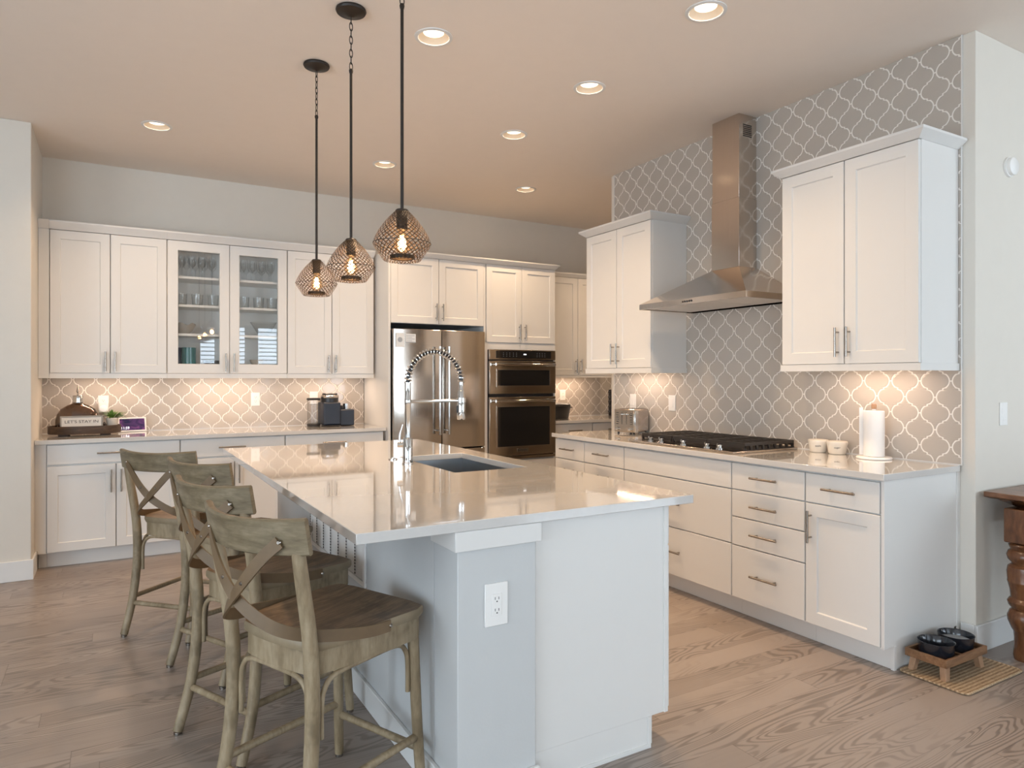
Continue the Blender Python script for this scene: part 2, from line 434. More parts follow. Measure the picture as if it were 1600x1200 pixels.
# wall behind the camera with its windows: (x0, x1, z0, z1, blinds)
OPEN = [(-3.8, -1.35, 0.06, 2.45, False), (1.50, 1.86, 0.9, 2.45, True), (2.20, 2.45, 0.9, 2.45, True), (2.63, 3.10, 0.9, 2.45, True), (4.20, 6.90, 0.25, 2.80, False)]
w = MB(); x = -4.12
for x0, x1, z0, z1, bl in OPEN:
    w.box(x, x0, -3.32, -3.2, 0, H)
    w.box(x0, x1, -3.32, -3.2, 0, z0); w.box(x0, x1, -3.32, -3.2, z1, H); x = x1
w.box(x, 7.12, -3.32, -3.2, 0, H)
struct(w.obj('wall_front', M['wall'], smooth=False))
M['slat'] = plain('blind_slat', (0.80, 0.81, 0.83), 0.5)
for i, (x0, x1, z0, z1, bl) in enumerate(OPEN):
    f = MB(); t = 0.045
    f.box(x0, x0 + t, -3.29, -3.23, z0, z1); f.box(x1 - t, x1, -3.29, -3.23, z0, z1)
    f.box(x0 + t, x1 - t, -3.29, -3.23, z0, z0 + t); f.box(x0 + t, x1 - t, -3.29, -3.23, z1 - t, z1)
    n = max(1, round((x1 - x0) / 1.1))
    for k in range(1, n):
        xm = x0 + (x1 - x0) * k / n; f.box(xm - 0.03, xm + 0.03, -3.29, -3.23, z0 + t, z1 - t)
    fr = struct(f.obj('window_%d' % (i + 1), M['trimw'], smooth=False))
    MB().box(x0 + t, x1 - t, -3.265, -3.261, z0 + t, z1 - t).obj('pane', M['glass'], fr, smooth=False)
    if bl:
        s = MB(); z = z0 + 0.06
        while z < z1 - 0.06:
            s.add([(x0 + 0.05, -3.225, z - 0.012), (x1 - 0.05, -3.225, z - 0.012), (x1 - 0.05, -3.185, z + 0.012), (x0 + 0.05, -3.185, z + 0.012)], [(0, 1, 2, 3)]); z += 0.085
        s.obj('blind', M['slat'], fr, smooth=False)
    pl = bpy.data.lights.new('daylight_portal', 'AREA'); pl.shape = 'RECTANGLE'; pl.size = x1 - x0; pl.size_y = z1 - z0
    pl.cycles.is_portal = True
    po = bpy.data.objects.new('daylight_portal', pl); C.objects.link(po)
    po.location = ((x0 + x1) / 2, -3.31, (z0 + z1) / 2); po.rotation_euler = (PI / 2, 0, 0)

f = MB(); y0, y1, z0, z1 = LW; t = 0.045
f.box(-4.09, -4.03, y0, y0 + t, z0, z1).box(-4.09, -4.03, y1 - t, y1, z0, z1).box(-4.09, -4.03, y0 + t, y1 - t, z0, z0 + t).box(-4.09, -4.03, y0 + t, y1 - t, z1 - t, z1)
for k in range(1, 5):
    ym = y0 + (y1 - y0) * k / 5; f.box(-4.09, -4.03, ym - 0.03, ym + 0.03, z0 + t, z1 - t)
fr = struct(f.obj('window_6', M['trimw'], smooth=False))
MB().box(-4.065, -4.061, y0 + t, y1 - t, z0 + t, z1 - t).obj('pane', M['glass'], fr, smooth=False)
pl = bpy.data.lights.new('daylight_portal', 'AREA'); pl.shape = 'RECTANGLE'; pl.size = z1 - z0; pl.size_y = y1 - y0
pl.cycles.is_portal = True
po = bpy.data.objects.new('daylight_portal', pl); C.objects.link(po)
po.location = (-4.11, (y0 + y1) / 2, (z0 + z1) / 2); po.rotation_euler = (0, -PI / 2, 0)

# baseboards
def baseb(name, *boxes):
    w = MB()
    for x0, x1, y0, y1 in boxes: w.box(x0, x1, y0, y1, 0, 0.135)
    struct(w.obj(name, M['trimw'], bevel=0.003))
baseb('baseboard_left', (-4.0, XL + 0.014, 5.585, 5.599), (XL + 0.0005, XL + 0.014, 5.5995, 5.865))
baseb('baseboard_right', (XW - 0.014, 7.0, 1.760, 1.7745), (XW - 0.014, XW - 0.0005, 1.775, 1.838))
baseb('baseboard_front', (-0.15, 4.5, -3.199, -3.185))

# tiled surfaces
struct(MB().box(XL + 0.001, 2.078, 6.417, 6.4245, 0.9145, 1.44).obj('wall_back_tile', M['tile_back'], smooth=False))
struct(MB().box(3.872, 5.298, 6.417, 6.4245, 0.9145, 1.44).obj('wall_alcove_tile', M['tile_back'], smooth=False))
struct(MB().box(3.6575, 3.665, 1.838, 4.579, 0.9145, H - 0.001).obj('wall_right_tile', M['tile_right'], smooth=False))
w = MB().box(3.6555, 3.665, 1.832, 1.8378, 0.9145, H - 0.001).box(3.6555, 3.665, 4.5792, 4.585, 0.9145, H - 0.001)
struct(w.obj('trim_1', M['trimw'], smooth=False))
w = MB().box(3.653, 3.6572, 1.838, 4.56, 0.9143, 0.919).box(XL + 0.001, 2.078, 6.4125, 6.4168, 0.9143, 0.919).box(3.872, 5.2, 6.4125, 6.4168, 0.9143, 0.919)
struct(w.obj('trim_2', M['trimw'], smooth=False))

# ================================================================ CABINETS
# local frame of a cabinet: x to the right as seen from the front, y into the cabinet, door fronts at y = 0
def panel_door(name, x0, x1, z0, z1, parent, shaker=True, mat=None, fw=0.062, hole=False):
    w = MB(); t = 0.019
    if not shaker:
        return w.box(x0, x1, 0, t, z0, z1).obj(name, mat or M['cab'], parent, bevel=0.002)
    a, c, dp = fw, fw + 0.005, 0.008
    def rect(i, y): return [(x0 + i, y, z0 + i), (x1 - i, y, z0 + i), (x1 - i, y, z1 - i), (x0 + i, y, z1 - i)]
    e = 0.0015
    if hole:
        rings = [rect(0, t), rect(0, e), rect(e, 0), rect(a, 0), rect(a + 0.003, 0.003), rect(a + 0.003, t)]
    else:
        rings = [rect(0, t), rect(0, e), rect(e, 0), rect(a, 0), rect(c, dp)]
    vs = [p for r in rings for p in r]; fs = []
    for i in range(len(rings) - 1):
        for k in range(4): fs.append((i * 4 + k, i * 4 + (k + 1) % 4, i * 4 + 4 + (k + 1) % 4, i * 4 + 4 + k))
    if hole:
        n = (len(rings) - 1) * 4
        for k in range(4): fs.append((n + k, n + (k + 1) % 4, (k + 1) % 4, k))
    else:
        n = (len(rings) - 1) * 4; fs.append((n, n + 1, n + 2, n + 3)); fs.append((3, 2, 1, 0))
    w.add(vs, fs)
    return w.obj(name, mat or M['cab'], parent, smooth=False)
def pull(parent, x, z, length, vertical, y=-0.032):
    w = MB(); h = length / 2
    if vertical:
        w.cyl((x, y, z - h), (x, y, z + h), 0.006, seg=12)
        for s in (-1, 1): w.cyl((x, y, z + s * h * 0.68), (x, 0.001, z + s * h * 0.68), 0.0045, seg=10)
    else:
        w.cyl((x - h, y, z), (x + h, y, z), 0.006, seg=12)
        for s in (-1, 1): w.cyl((x + s * h * 0.68, y, z), (x + s * h * 0.68, 0.001, z), 0.0045, seg=10)
    return w.obj('handle', M['nickel'], parent)
G = 0.004
def base_cabinet(label, loc, rz, width, depth, fronts, kick=0.11, kick_in=0.088, top=0.881, group=None, ends=(0, 0)):
    """fronts: list of (kind, x0, x1, z0, z1, handle) ; kind drawer/door ; handle None or (x, z, length, vertical)"""
    t = thing('base_cabinet', label, 'cabinet', loc, rz, group)
    MB().box(0.0005, width - 0.0005, 0.0205, depth, kick, top).obj('body', M['cab'], t, smooth=False)
    MB().box(0.0005, width - 0.0005, kick_in, depth, 0.001, kick - 0.001).obj('toe_kick', M['cab'], t, smooth=False)
    for kind, x0, x1, z0, z1, hd in fronts:
        d = panel_door(kind, x0, x1, z0, z1, t, shaker=(kind == 'door'))
        if hd: pull(d, *hd)
    return t

def door_pair(x0, x1, z0, z1, hz, hl, gap=0.006):
    m = (x0 + x1) / 2
    return [('door', x0, m - gap / 2, z0, z1, (m - 0.032, hz, hl, True)), ('door', m + gap / 2, x1, z0, z1, (m + 0.032, hz, hl, True))]

# --- left run on the back wall, fronts at Y = 5.815
YF = 5.815
LB = [(-0.407, 0.4425, 'white base cabinet under the dome tray, farthest left of the back run'),
      (0.4425, 1.2215, 'white base cabinet in the middle of the back run behind the stools'),
      (1.2215, 2.065, 'white base cabinet under the coffee maker beside the refrigerator')]
for x0, x1, lab in LB:
    w = x1 - x0
    base_cabinet(lab, (x0, YF, 0), 0, w, 0.59,
                 [('drawer', G, w - G, 0.735, 0.874, (w / 2 - 0.02, 0.806, 0.20, False))] + door_pair(G, w - G, 0.117, 0.722, 0.60, 0.165),
                 kick_in=0.075)
w = MB().box(XL + 0.001, -0.4078, YF + 0.012, YF + 0.55, 0.137, 0.881).box(XL + 0.016, -0.4078, YF + 0.012, YF + 0.55, 0.112, 0.137).box(XL + 0.016, -0.4078, YF + 0.075, YF + 0.55, 0.001, 0.110)
tag(w.obj('filler_strip', M['cab'], smooth=False), 'narrow white filler strip between left wall and base cabinet', 'filler strip')

def countertop(name, label, x0, x1, y0, y1, hole=None, th=0.031, z=0.914):
    w = MB()
    if not hole: w.box(x0, x1, y0, y1, z - th, z)
    else:
        a, b, c, d = hole
        o = [(x0, y0), (x1, y0), (x1, y1), (x0, y1)]; i = [(a, c), (b, c), (b, d), (a, d)]
        vs = [(x, y, q) for q in (z, z - th) for x, y in o] + [(x, y, q) for q in (z, z - th) for x, y in i]
        fs = []
        for k in range(4):
            n = (k + 1) % 4
            fs += [(k, n, 8 + n, 8 + k), (4 + k, 12 + k, 12 + n, 4 + n), (k, 4 + k, 4 + n, n), (8 + k, 8 + n, 12 + n, 12 + k)]
        w.add(vs, fs)
    return tag(w.obj(name, M['quartz'], bevel=0.002), label, 'countertop')
countertop('countertop', 'glossy white quartz countertop along the back wall under the glass cabinet', XL + 0.002, 2.078, 5.785, 6.4115)
countertop('countertop', 'short white quartz countertop right of the ovens holding the black pot', 3.872, 5.05, 5.785, 6.4115)

# --- pantry base right of the ovens
for x0, x1, lab in ((3.874, 4.354, 'white base cabinet right beside the double oven'), (4.354, 4.90, 'white base cabinet mostly hidden behind the tiled wall end')):
    w = x1 - x0
    base_cabinet(lab, (x0, YF, 0), 0, w, 0.59,
                 [('drawer', G, w - G, 0.735, 0.874, (w / 2, 0.806, 0.17, False)), ('door', G, w - G, 0.117, 0.722, (0.05, 0.60, 0.165, True))], kick_in=0.075)

# --- right run, fronts at X = 3.03, looking along +X : local x runs towards the camera
XR = 3.03
def right_base(yfar, ynear, label, fronts): return base_cabinet(label, (XR, yfar, 0), -PI / 2, yfar - ynear, 0.615, fronts)
def dr(w, z0, z1, hz, hl=0.175, hx=None): return ('drawer', G, w - G, z0, z1, (hx if hx else w / 2, hz, hl, False))
w = 4.537 - 4.149
right_base(4.537, 4.149, 'white narrow base cabinet below the toaster at the far counter end', [dr(w, 0.725, 0.871, 0.80), dr(w, 0.117, 0.718, 0.645)])
w = 4.149 - 3.69
right_base(4.149, 3.69, 'white drawer cabinet directly left of the wide cooktop drawers', [dr(w, 0.725, 0.871, 0.80), dr(w, 0.569, 0.718, 0.645), dr(w, 0.411, 0.563, 0.49), dr(w, 0.117, 0.405, 0.265)])
w = 3.69 - 2.742
right_base(3.69, 2.742, 'wide white drawer cabinet under the gas cooktop', [('drawer', G, w - G, 0.725, 0.871, None), dr(w, 0.417, 0.718, 0.57), dr(w, 0.117, 0.411, 0.268)])
w = 2.742 - 2.263
right_base(2.742, 2.263, 'white four drawer cabinet right of the cooktop', [dr(w, 0.727, 0.871, 0.803), dr(w, 0.573, 0.720, 0.645), dr(w, 0.413, 0.567, 0.491), dr(w, 0.117, 0.407, 0.265)])
w = 2.263 - 1.868
right_base(2.263, 1.868, 'white base cabinet with one drawer and one door nearest the pet bowls', [dr(w, 0.727, 0.871, 0.804, 0.175, 0.20), ('door', G, w - 0.002, 0.117, 0.720, (0.036, 0.606, 0.16, True))])
w = MB().prism([(XR + 0.004, 1.852), (XR + 0.63, 1.852), (XR + 0.63, 1.8672), (XR + 0.004, 1.8672)], 0.1125, 0.881)
w.box(XR + 0.088, XR + 0.60, 1.856, 1.8672, 0.0005, 0.1125).box(XR + 0.610, XR + 0.634, 1.846, 1.852, 0.001, 0.881)
w.box(XR + 0.080, XR + 0.096, 1.850, 1.8672, 0.0005, 0.1125)
tag(w.obj('end_panel', M['cab'], smooth=False), 'plain white side panel closing the near end of the right counter run', 'panel')
countertop('countertop', 'white quartz countertop on the right run holding the cooktop and paper towels', 3.009, 3.652, 1.838, 4.5575)

# ---------------------------------------------------------------- upper cabinets
def crown(parent, w, d, z0, z1, e, left=False, right=False, lip=0.012):
    m = MB()
    a = e if left else 0; b = e if right else 0
    m.frustum((0, w, -0.002, d), (-a, w + b, -e, d), z0, z1 - lip)
    m.box(-a, w + b, -e, d, z1 - lip, z1)
    return m.obj('crown_molding', M['cab'], parent, smooth=False)
def upper_cabinet(label, loc, rz, w, d, z0, z1, hz, hl, rail=0.04, crown_h=0.06, e=0.042, left=False, right=False, rail_out=0.0):
    t = thing('upper_cabinet', label, 'cabinet', loc, rz)
    MB().box(0.0005, w - 0.0005, 0.0205, d, z0 - 0.002, z1 + 0.003).obj('body', M['cab'], t, smooth=False)
    for k, x0, x1, zz0, zz1, hd in door_pair(G, w - G, z0, z1, hz, hl):
        pull(panel_door(k, x0, x1, zz0, zz1, t), *hd)
    if crown_h: crown(t, w, d, z1 + 0.004, z1 + 0.004 + crown_h, e, left, right)
    if rail:
        r = MB(); ro = rail_out
        r.box(-ro if left else 0.0005, w + ro if right else w - 0.0005, 0.004 - ro, 0.024, z0 - rail, z0 - 0.0025)
        if right: r.box(w - 0.02, w + ro, 0.024, d, z0 - rail, z0 - 0.0025)
        if left: r.box(-ro, 0.02, 0.024, d, z0 - rail, z0 - 0.0025)
        r.obj('light_rail', M['cab'], t, smooth=False)
    return t
YU = 6.07
UZ0, UZ1 = 1.387, 2.443
upper_cabinet('white two door wall cabinet at the far left above the glass dome', (-0.407, YU, 0), 0, 0.7745, 0.345, UZ0, UZ1, 1.475, 0.15)
upper_cabinet('white two door wall cabinet above the coffee maker behind the pendants', (1.293, YU, 0), 0, 0.770, 0.345, UZ0, UZ1, 1.475, 0.15)
w = MB().box(XL + 0.0015, -0.4078, YU + 0.006, YU + 0.345, UZ0 - 0.04, UZ1 + 0.0035).frustum((XL + 0.0015, -0.4078, YU - 0.002, YU + 0.345), (XL + 0.0015, -0.4078, YU - 0.042, YU + 0.345), UZ1 + 0.004, UZ1 + 0.064)
tag(w.obj('filler_strip', M['cab'], smooth=False), 'narrow white filler strip between left wall and wall cabinet', 'filler strip')

# glass fronted cabinet : open box with shelves
def glass_cabinet():
    x0, x1 = 0.368, 1.2925; w = x1 - x0; d = 0.345
    t = thing('glass_door_cabinet', 'white wall cabinet with two glass doors showing shelves of glassware', 'cabinet', (x0, YU, 0))
    b = MB()
    b.box(0.0005, 0.018, 0.0205, d, UZ0, UZ1); b.box(w - 0.018, w - 0.0005, 0.0205, d, UZ0, UZ1)
    b.box(0.018, w - 0.018, 0.0205, d, UZ0, 1.452); b.box(0.018, w - 0.018, 0.0205, d, UZ1 - 0.03, UZ1)
    b.box(0.018, w - 0.018, d - 0.008, d, 1.452, UZ1 - 0.03); b.box(w / 2 - 0.014, w / 2 + 0.014, 0.0205, 0.04, 1.452, UZ1 - 0.03)
    b.obj('body', M['cab_in'], t, smooth=False)
    for z in SH: MB().box(0.019, w - 0.019, 0.042, d - 0.0085, z - 0.019, z).obj('shelf', M['cab'], t, smooth=False)
    m = w / 2
    for a, c, hx in ((G, m - 0.002, m - 0.032), (m + 0.002, w - G, m + 0.032)):
        dd = panel_door('door', a, c, UZ0, UZ1, t, fw=0.072, hole=True)
        MB().box(a + 0.074, c - 0.074, 0.010, 0.0125, UZ0 + 0.074, UZ1 - 0.074).obj('pane', M['glass'], dd, smooth=False)
        pull(dd, hx, 1.475, 0.15, True)
    crown(t, w, d, UZ1 + 0.004, UZ1 + 0.064, 0.042)
    MB().box(0.0005, w - 0.0005, 0.004, 0.024, UZ0 - 0.04, UZ0 - 0.0025).obj('light_rail', M['cab'], t, smooth=False)
SH = [1.708, 1.942, 2.170]
glass_cabinet()

# pantry wall cabinet
t = upper_cabinet('white wall cabinet above the black pot, partly hidden by the oven cabinet', (3.874, YU, 0), 0, 0.951, 0.345, 1.378, 2.424, 1.475, 0.15, rail=0.026, crown_h=0.046, e=0.03)

# right run wall cabinets
upper_cabinet('white wall cabinet left of the range hood above the toaster', (3.31, 4.505, 0), -PI / 2, 0.772, 0.345, 1.425, 2.478, 1.531, 0.155, rail=0.04, crown_h=0.050, e=0.045, left=True, right=True, rail_out=0.006)
upper_cabinet('white wall cabinet right of the range hood above the paper towels', (3.31, 2.626, 0), -PI / 2, 0.777, 0.345, 1.425, 2.487, 1.538, 0.155, rail=0.038, crown_h=0.045, e=0.042, left=True, right=True, rail_out=0.006)

# tall refrigerator and oven surround
t = thing('refrigerator_cabinet', 'tall white cabinet surround with two doors above the refrigerator', 'cabinet', (2.085, 5.75, 0))
w = MB().box(0, 0.02, 0, 0.665, 0.001, 2.432).box(0.945, 0.9645, 0.004, 0.665, 0.001, 2.432)
w.obj('side_panel', M['cab'], t, smooth=False)
MB().box(0.0205, 0.9445, 0.0205, 0.66, 1.836, 2.432).obj('body', M['cab'], t, smooth=False)
for k, x0, x1, z0, z1, hd in door_pair(0.0235, 0.9425, 1.838, 2.430, 1.945, 0.155): pull(panel_door(k, x0, x1, z0, z1, t), *hd)
m = MB().frustum((0, 0.9645, -0.002, 0.665), (-0.0, 0.9645, -0.04, 0.665), 2.4325, 2.468).box(-0.0, 0.9645, -0.04, 0.665, 2.468, 2.477)
m.obj('crown_molding', M['cab'], t, smooth=False)

t = thing('oven_cabinet', 'tall white cabinet housing the double oven with two doors above it', 'cabinet', (3.0505, 5.75, 0))
wd = 0.792
w = MB().box(0, 0.02, 0.0205, 0.66, 0.11, 2.432).box(wd - 0.02, wd, 0.0205, 0.66, 0.11, 2.432).box(0.02, wd - 0.02, 0.64, 0.66, 0.11, 2.432)
w.box(0.02, wd - 0.02, 0.0205, 0.64, 1.625, 2.432).box(0.02, wd - 0.02, 0.0205, 0.64, 0.11, 0.558)
w.obj('body', M['cab'], t, smooth=False)
MB().box(0.0, wd, 0.006, 0.020, 1.622, 1.684).box(0.0, 0.022, 0.006, 0.020, 0.11, 1.6215).box(wd - 0.008, wd, 0.006, 0.020, 0.11, 1.6215).obj('face_frame', M['cab'], t, smooth=False)
for k, x0, x1, z0, z1, hd in door_pair(0.009, wd - 0.004, 1.689, 2.430, 1.79, 0.155): pull(panel_door(k, x0, x1, z0, z1, t), *hd)
pull(panel_door('drawer', 0.009, wd - 0.004, 0.117, 0.548, t, shaker=False), wd / 2, 0.40, 0.20, False)
MB().box(0, wd, 0.075, 0.6, 0.001, 0.1085).obj('toe_kick', M['cab'], t, smooth=False)
m = MB().frustum((0, wd, -0.002, 0.665), (0, wd + 0.03, -0.04, 0.665), 2.4325, 2.468).box(0, wd + 0.03, -0.04, 0.665, 2.468, 2.477)
m.obj('crown_molding', M['cab'], t, smooth=False)

# ================================================================ ISLAND
t = thing('kitchen_island', 'grey-white island body with corner column, white end panel and baseboard', 'island', (0.908, 1.895, 0))
ox, oy = 0.908, 1.895
MB().box(0, 0.115, 0.177, 2.655, 0.001, 0.882).obj('knee_wall', M['islandcool'], t, smooth=False)
MB().box(0, 0.282, 0, 0.176, 0.001, 0.82).obj('column', M['islandcool'], t, bevel=0.003)
MB().box(-0.013, 0.298, -0.012, 0.177, 0.8205, 0.882).obj('column_cap', M['cab'], t, bevel=0.002)
w = MB().box(0.2825, 0.872, 0.024, 0.04, 0.1145, 0.882).box(0.2825, 0.79, 0.024, 0.04, 0.001, 0.114)
w.box(0.855, 0.872, 0.0185, 0.024, 0.1145, 0.882).box(0.778, 0.79, 0.0185, 0.024, 0.001, 0.114).box(0.2825, 0.778, 0.0195, 0.024, 0.001, 0.016)
w.obj('end_panel', M['cab'], t, smooth=False)
w = MB().box(-0.016, -0.0005, -0.015, 2.655, 0.001, 0.10).box(-0.0005, 0.290, -0.015, -0.0005, 0.001, 0.092)
w.obj('baseboard', M['trimw'], t, bevel=0.003)
M['grille_dark'] = plain('grille_shadow', (0.05, 0.05, 0.055), 0.6)
def grille():
    g = thing('air_grille', 'white louvered return air grille on the stool side of the island', 'vent', (0.9078, 2.76, 0.48))
    L, hh = 0.90, 0.19
    f = MB()
    for b in ((0, L, 0, 0.022), (0, L, hh - 0.022, hh), (0, 0.03, 0.022, hh - 0.022), (L - 0.03, L, 0.022, hh - 0.022)):
        f.box(-0.010, -0.0005, b[0], b[1], b[2], b[3])
    f.obj('frame', M['white_pl'], g, bevel=0.002)
    MB().box(-0.0012, -0.0004, 0.03, L - 0.03, 0.022, hh - 0.022).obj('backing', M['grille_dark'], g, smooth=False)
    for i in range(11):
        z = 0.026 + i * 0.0135
        MB().add([(-0.009, 0.03, z), (-0.009, L - 0.03, z), (-0.003, L - 0.03, z + 0.011), (-0.003, 0.03, z + 0.011), (-0.008, 0.03, z - 0.001), (-0.008, L - 0.03, z - 0.001), (-0.002, L - 0.03, z + 0.010), (-0.002, 0.03, z + 0.010)],
                 [(0, 1, 2, 3), (7, 6, 5, 4), (0, 4, 5, 1), (2, 6, 7, 3), (0, 3, 7, 4), (1, 5, 6, 2)]).obj('louver', M['white_pl'], g, smooth=False)
    for j in range(7):
        y = 0.13 + j * 0.128
        w = MB()
        for i in range(11): w.cyl((-0.0115, y, 0.034 + i * 0.0135), (-0.0095, y, 0.034 + i * 0.0135), 0.0054, seg=8)
        w.obj('gap_dots', M['slot'], g)  # near-black discs laid over the louvers, painted as their dark gaps
        MB().box(-0.0093, -0.0085, y - 0.009, y - 0.0055, 0.024, hh - 0.024).obj('spine', M['white_pl'], g, smooth=False)
grille()
# island cabinets face +X (working side)
for i, (y0, y1, lab) in enumerate(((1.936, 2.80, 'white island cabinet at the near end facing the cooktop'), (2.80, 3.68, 'white island sink cabinet facing the cooktop'), (3.68, 4.54, 'white island cabinet at the far end facing the cooktop'))):
    w = y1 - y0
    base_cabinet(lab, (1.81, y0, 0), PI / 2, w, 0.60,
                 [('drawer', G, w - G, 0.727, 0.871, (w / 2, 0.80, 0.2, False))] + door_pair(G, w - G, 0.117, 0.720, 0.6, 0.16), top=0.70 if i == 1 else 0.881)
countertop('countertop', 'large glossy white quartz island top with sink cutout', 0.587, 1.876, 1.8796, 4.571, hole=(1.362, 1.752, 2.872, 3.600))
# ================================================================ LIGHT FIXTURES
def can_light(x, y, lab):
    t = thing('recessed_light', lab, 'ceiling light', (x, y, H))
    MB().lathe([(0.0772, 0.0), (0.096, -0.0005), (0.095, -0.004), (0.079, -0.006), (0.0768, 0.0)], seg=40, caps=False).obj('trim_ring', M['trimw'], t)
    MB().lathe([(0.0768, -0.002), (0.051, 0.022), (0.053, 0.026), (0.0768, 0.004)], seg=40, caps=False).obj('baffle', M['baffle'], t)
    MB().lathe([(0.0, 0.0215), (0.0515, 0.0215), (0.0515, 0.0255), (0.0, 0.0255)], seg=40, caps=False).obj('lens', M['lens'], t)
    lamp('lamp', 'AREA', CAN_W, WARM, t, (0, 0, 0.0205), size=0.09, spread=2.1)
for (x, y), lab in zip(CANS, (
        'recessed ceiling light nearest the three pendants on their right',
        'recessed ceiling light at the top of the picture nearest the tiled wall corner',
        'recessed ceiling light in the row left of the range hood, second from the front',
        'recessed ceiling light at far left above the back wall cabinets',
        'recessed ceiling light right of the pendants, third along the hood row',
        'recessed ceiling light behind the pendant rods near the back wall',
        'farthest right recessed ceiling light close to the back corner above the ovens',
        'added unseen ceiling light brightening the alcove behind the tiled wall end')): can_light(x, y, lab)

# under-cabinet light bars
def light_bar(x, y, z, length, rz, lab):
    t = thing('light_bar', lab, 'cabinet light', (x, y, z), rz)
    MB().box(-length / 2, length / 2, -0.015, 0.015, -0.014, -0.0005).obj('housing', M['white_pl'], t, bevel=0.002)
    MB().box(-length / 2 + 0.01, length / 2 - 0.01, -0.011, 0.011, -0.0165, -0.0142).obj('diffuser', M['bar_em'], t, smooth=False)
    lamp('lamp', 'AREA', BAR_W * length, BARC, t, (0, 0, -0.0175), size=length - 0.03, size_y=0.02)
for xc, ln, lab in ((-0.02, 0.52, 'slim light bar under the far left wall cabinet'), (0.83, 0.62, 'slim light bar under the glass door cabinet'), (1.68, 0.58, 'slim light bar under the wall cabinet above the coffee maker')):
    light_bar(xc, 6.22, 1.3845, ln, 0, lab)
light_bar(4.33, 6.27, 1.3755, 0.6, 0, 'slim light bar under the wall cabinet right of the ovens')
light_bar(3.50, 4.12, 1.4225, 0.46, PI / 2, 'slim light bar under the cabinet left of the hood')
light_bar(3.50, 2.237, 1.4225, 0.46, PI / 2, 'slim light bar under the cabinet right of the hood')

# pendants over the island
def wire_shade():
    prof = [(0.022, 0.0), (0.031, -0.006), (0.060, -0.036), (0.087, -0.073), (0.105, -0.106), (0.111, -0.124), (0.107, -0.138), (0.072, -0.190), (0.064, -0.195), (0.044, -0.182)]
    L = [0]
    for a, b in zip(prof, prof[1:]): L.append(L[-1] + math.hypot(b[0] - a[0], b[1] - a[1]))
    def at(s):
        for i in range(len(prof) - 1):
            if s <= L[i + 1] or i == len(prof) - 2:
                k = (s - L[i]) / (L[i + 1] - L[i]); return tuple(prof[i][j] + k * (prof[i + 1][j] - prof[i][j]) for j in (0, 1))
    N, R = 30, 28
    bm = bmesh.new(); rows = []
    for i in range(R + 1):
        r, z = at(L[-1] * i / R); off = 0.5 * (i % 2)
        rows.append([bm.verts.new((r * math.cos(2 * PI * (k + off) / N), r * math.sin(2 * PI * (k + off) / N), z)) for k in range(N)])
    # diamonds: top vertex on row i, sides on row i+1, bottom on row i+2
    for i in range(R - 1):
        for k in range(N):
            if i % 2 == 0: a, b = rows[i + 1][(k - 1) % N], rows[i + 1][k]
            else: a, b = rows[i + 1][k], rows[i + 1][(k + 1) % N]
            bm.faces.new((rows[i][k], a, rows[i + 2][k], b))
    bmesh.ops.wireframe(bm, faces=list(bm.faces), thickness=0.0042, offset=0.0, use_replace=True, use_boundary=True, use_even_offset=False, use_relative_offset=False)
    me = bpy.data.meshes.new('shade'); bm.to_mesh(me); bm.free()
    me.materials.append(M['wire'])
    return me
def pendant():
    t = thing('pendant_light', 'x', 'pendant light', (0, 0, H))
    MB().lathe([(0.0, -0.001), (0.068, -0.001), (0.070, -0.008), (0.066, -0.016), (0.030, -0.024), (0.012, -0.034), (0.0, -0.036)], seg=40, caps=False).obj('canopy', M['bronze'], t)
    n = 8; z0, z1 = -0.034, -0.282; hl = (z0 - z1) / n
    c = MB()
    for i in range(n):
        zc = z0 - hl * (i + 0.5); a, b = 0.0085, hl / 2 + 0.0045
        pts = []
        for k in range(14):
            th = 2 * PI * k / 14; u, v = a * math.cos(th), b * math.sin(th)
            pts.append((u, 0, zc + v) if i % 2 else (u * 0.5, u * 0.87, zc + v))
        c.tube(pts, 0.0021, 6, closed=True)
    c.obj('chain', M['bronze'], t)
    w = MB().cyl((0, 0, -0.285), (0, 0, -1.068), 0.0064, seg=14).lathe([(0.0, -0.276), (0.008, -0.278), (0.010, -0.285), (0.008, -0.296), (0.0, -0.297)], caps=False, seg=14)
    w.obj('rod', M['bronze'], t)
    s = MB().lathe([(0.0, -1.064), (0.022, -1.066), (0.026, -1.071), (0.024, -1.078), (0.021, -1.08), (0.021, -1.143), (0.018, -1.146), (0.0, -1.146)], caps=False, seg=28)
    s.obj('socket', M['bronze'], t)
    me = wire_shade()
    sh = bpy.data.objects.new('shade', me); C.objects.link(sh); sh.parent = t; sh.location = (0, 0, -1.071)
    r = MB().tube([(0.044 * math.cos(2 * PI * k / 36), 0.044 * math.sin(2 * PI * k / 36), -0.182) for k in range(36)], 0.0034, 6, closed=True)
    r.lathe([(0.043, -0.184), (0.0455, -0.184), (0.0455, -0.171), (0.043, -0.171), (0.043, -0.184)], seg=36, caps=False)
    r.tube([(0.1105 * math.cos(2 * PI * k / 40), 0.1105 * math.sin(2 * PI * k / 40), -0.126) for k in range(40)], 0.0012, 6, closed=True)
    r.obj('shade_ring', M['bronze'], sh)
    b = MB().lathe([(0.012, -1.147), (0.014, -1.155), (0.026, -1.178), (0.031, -1.198), (0.028, -1.217), (0.016, -1.233), (0.0, -1.238)], caps=False, seg=24).obj('bulb', M['bulb'], t)
    f = MB()
    for k in range(6):
        a = 2 * PI * k / 6; f.cyl((0.006 * math.cos(a), 0.006 * math.sin(a), -1.165), (0.009 * math.cos(a), 0.009 * math.sin(a), -1.212), 0.0014, seg=6)
    f.obj('filament', M['filament'], b)
    lamp('lamp', 'POINT', BULB_W, (1.0, 0.60, 0.28), t, (0, 0, -1.195), size=0.02)
    return t
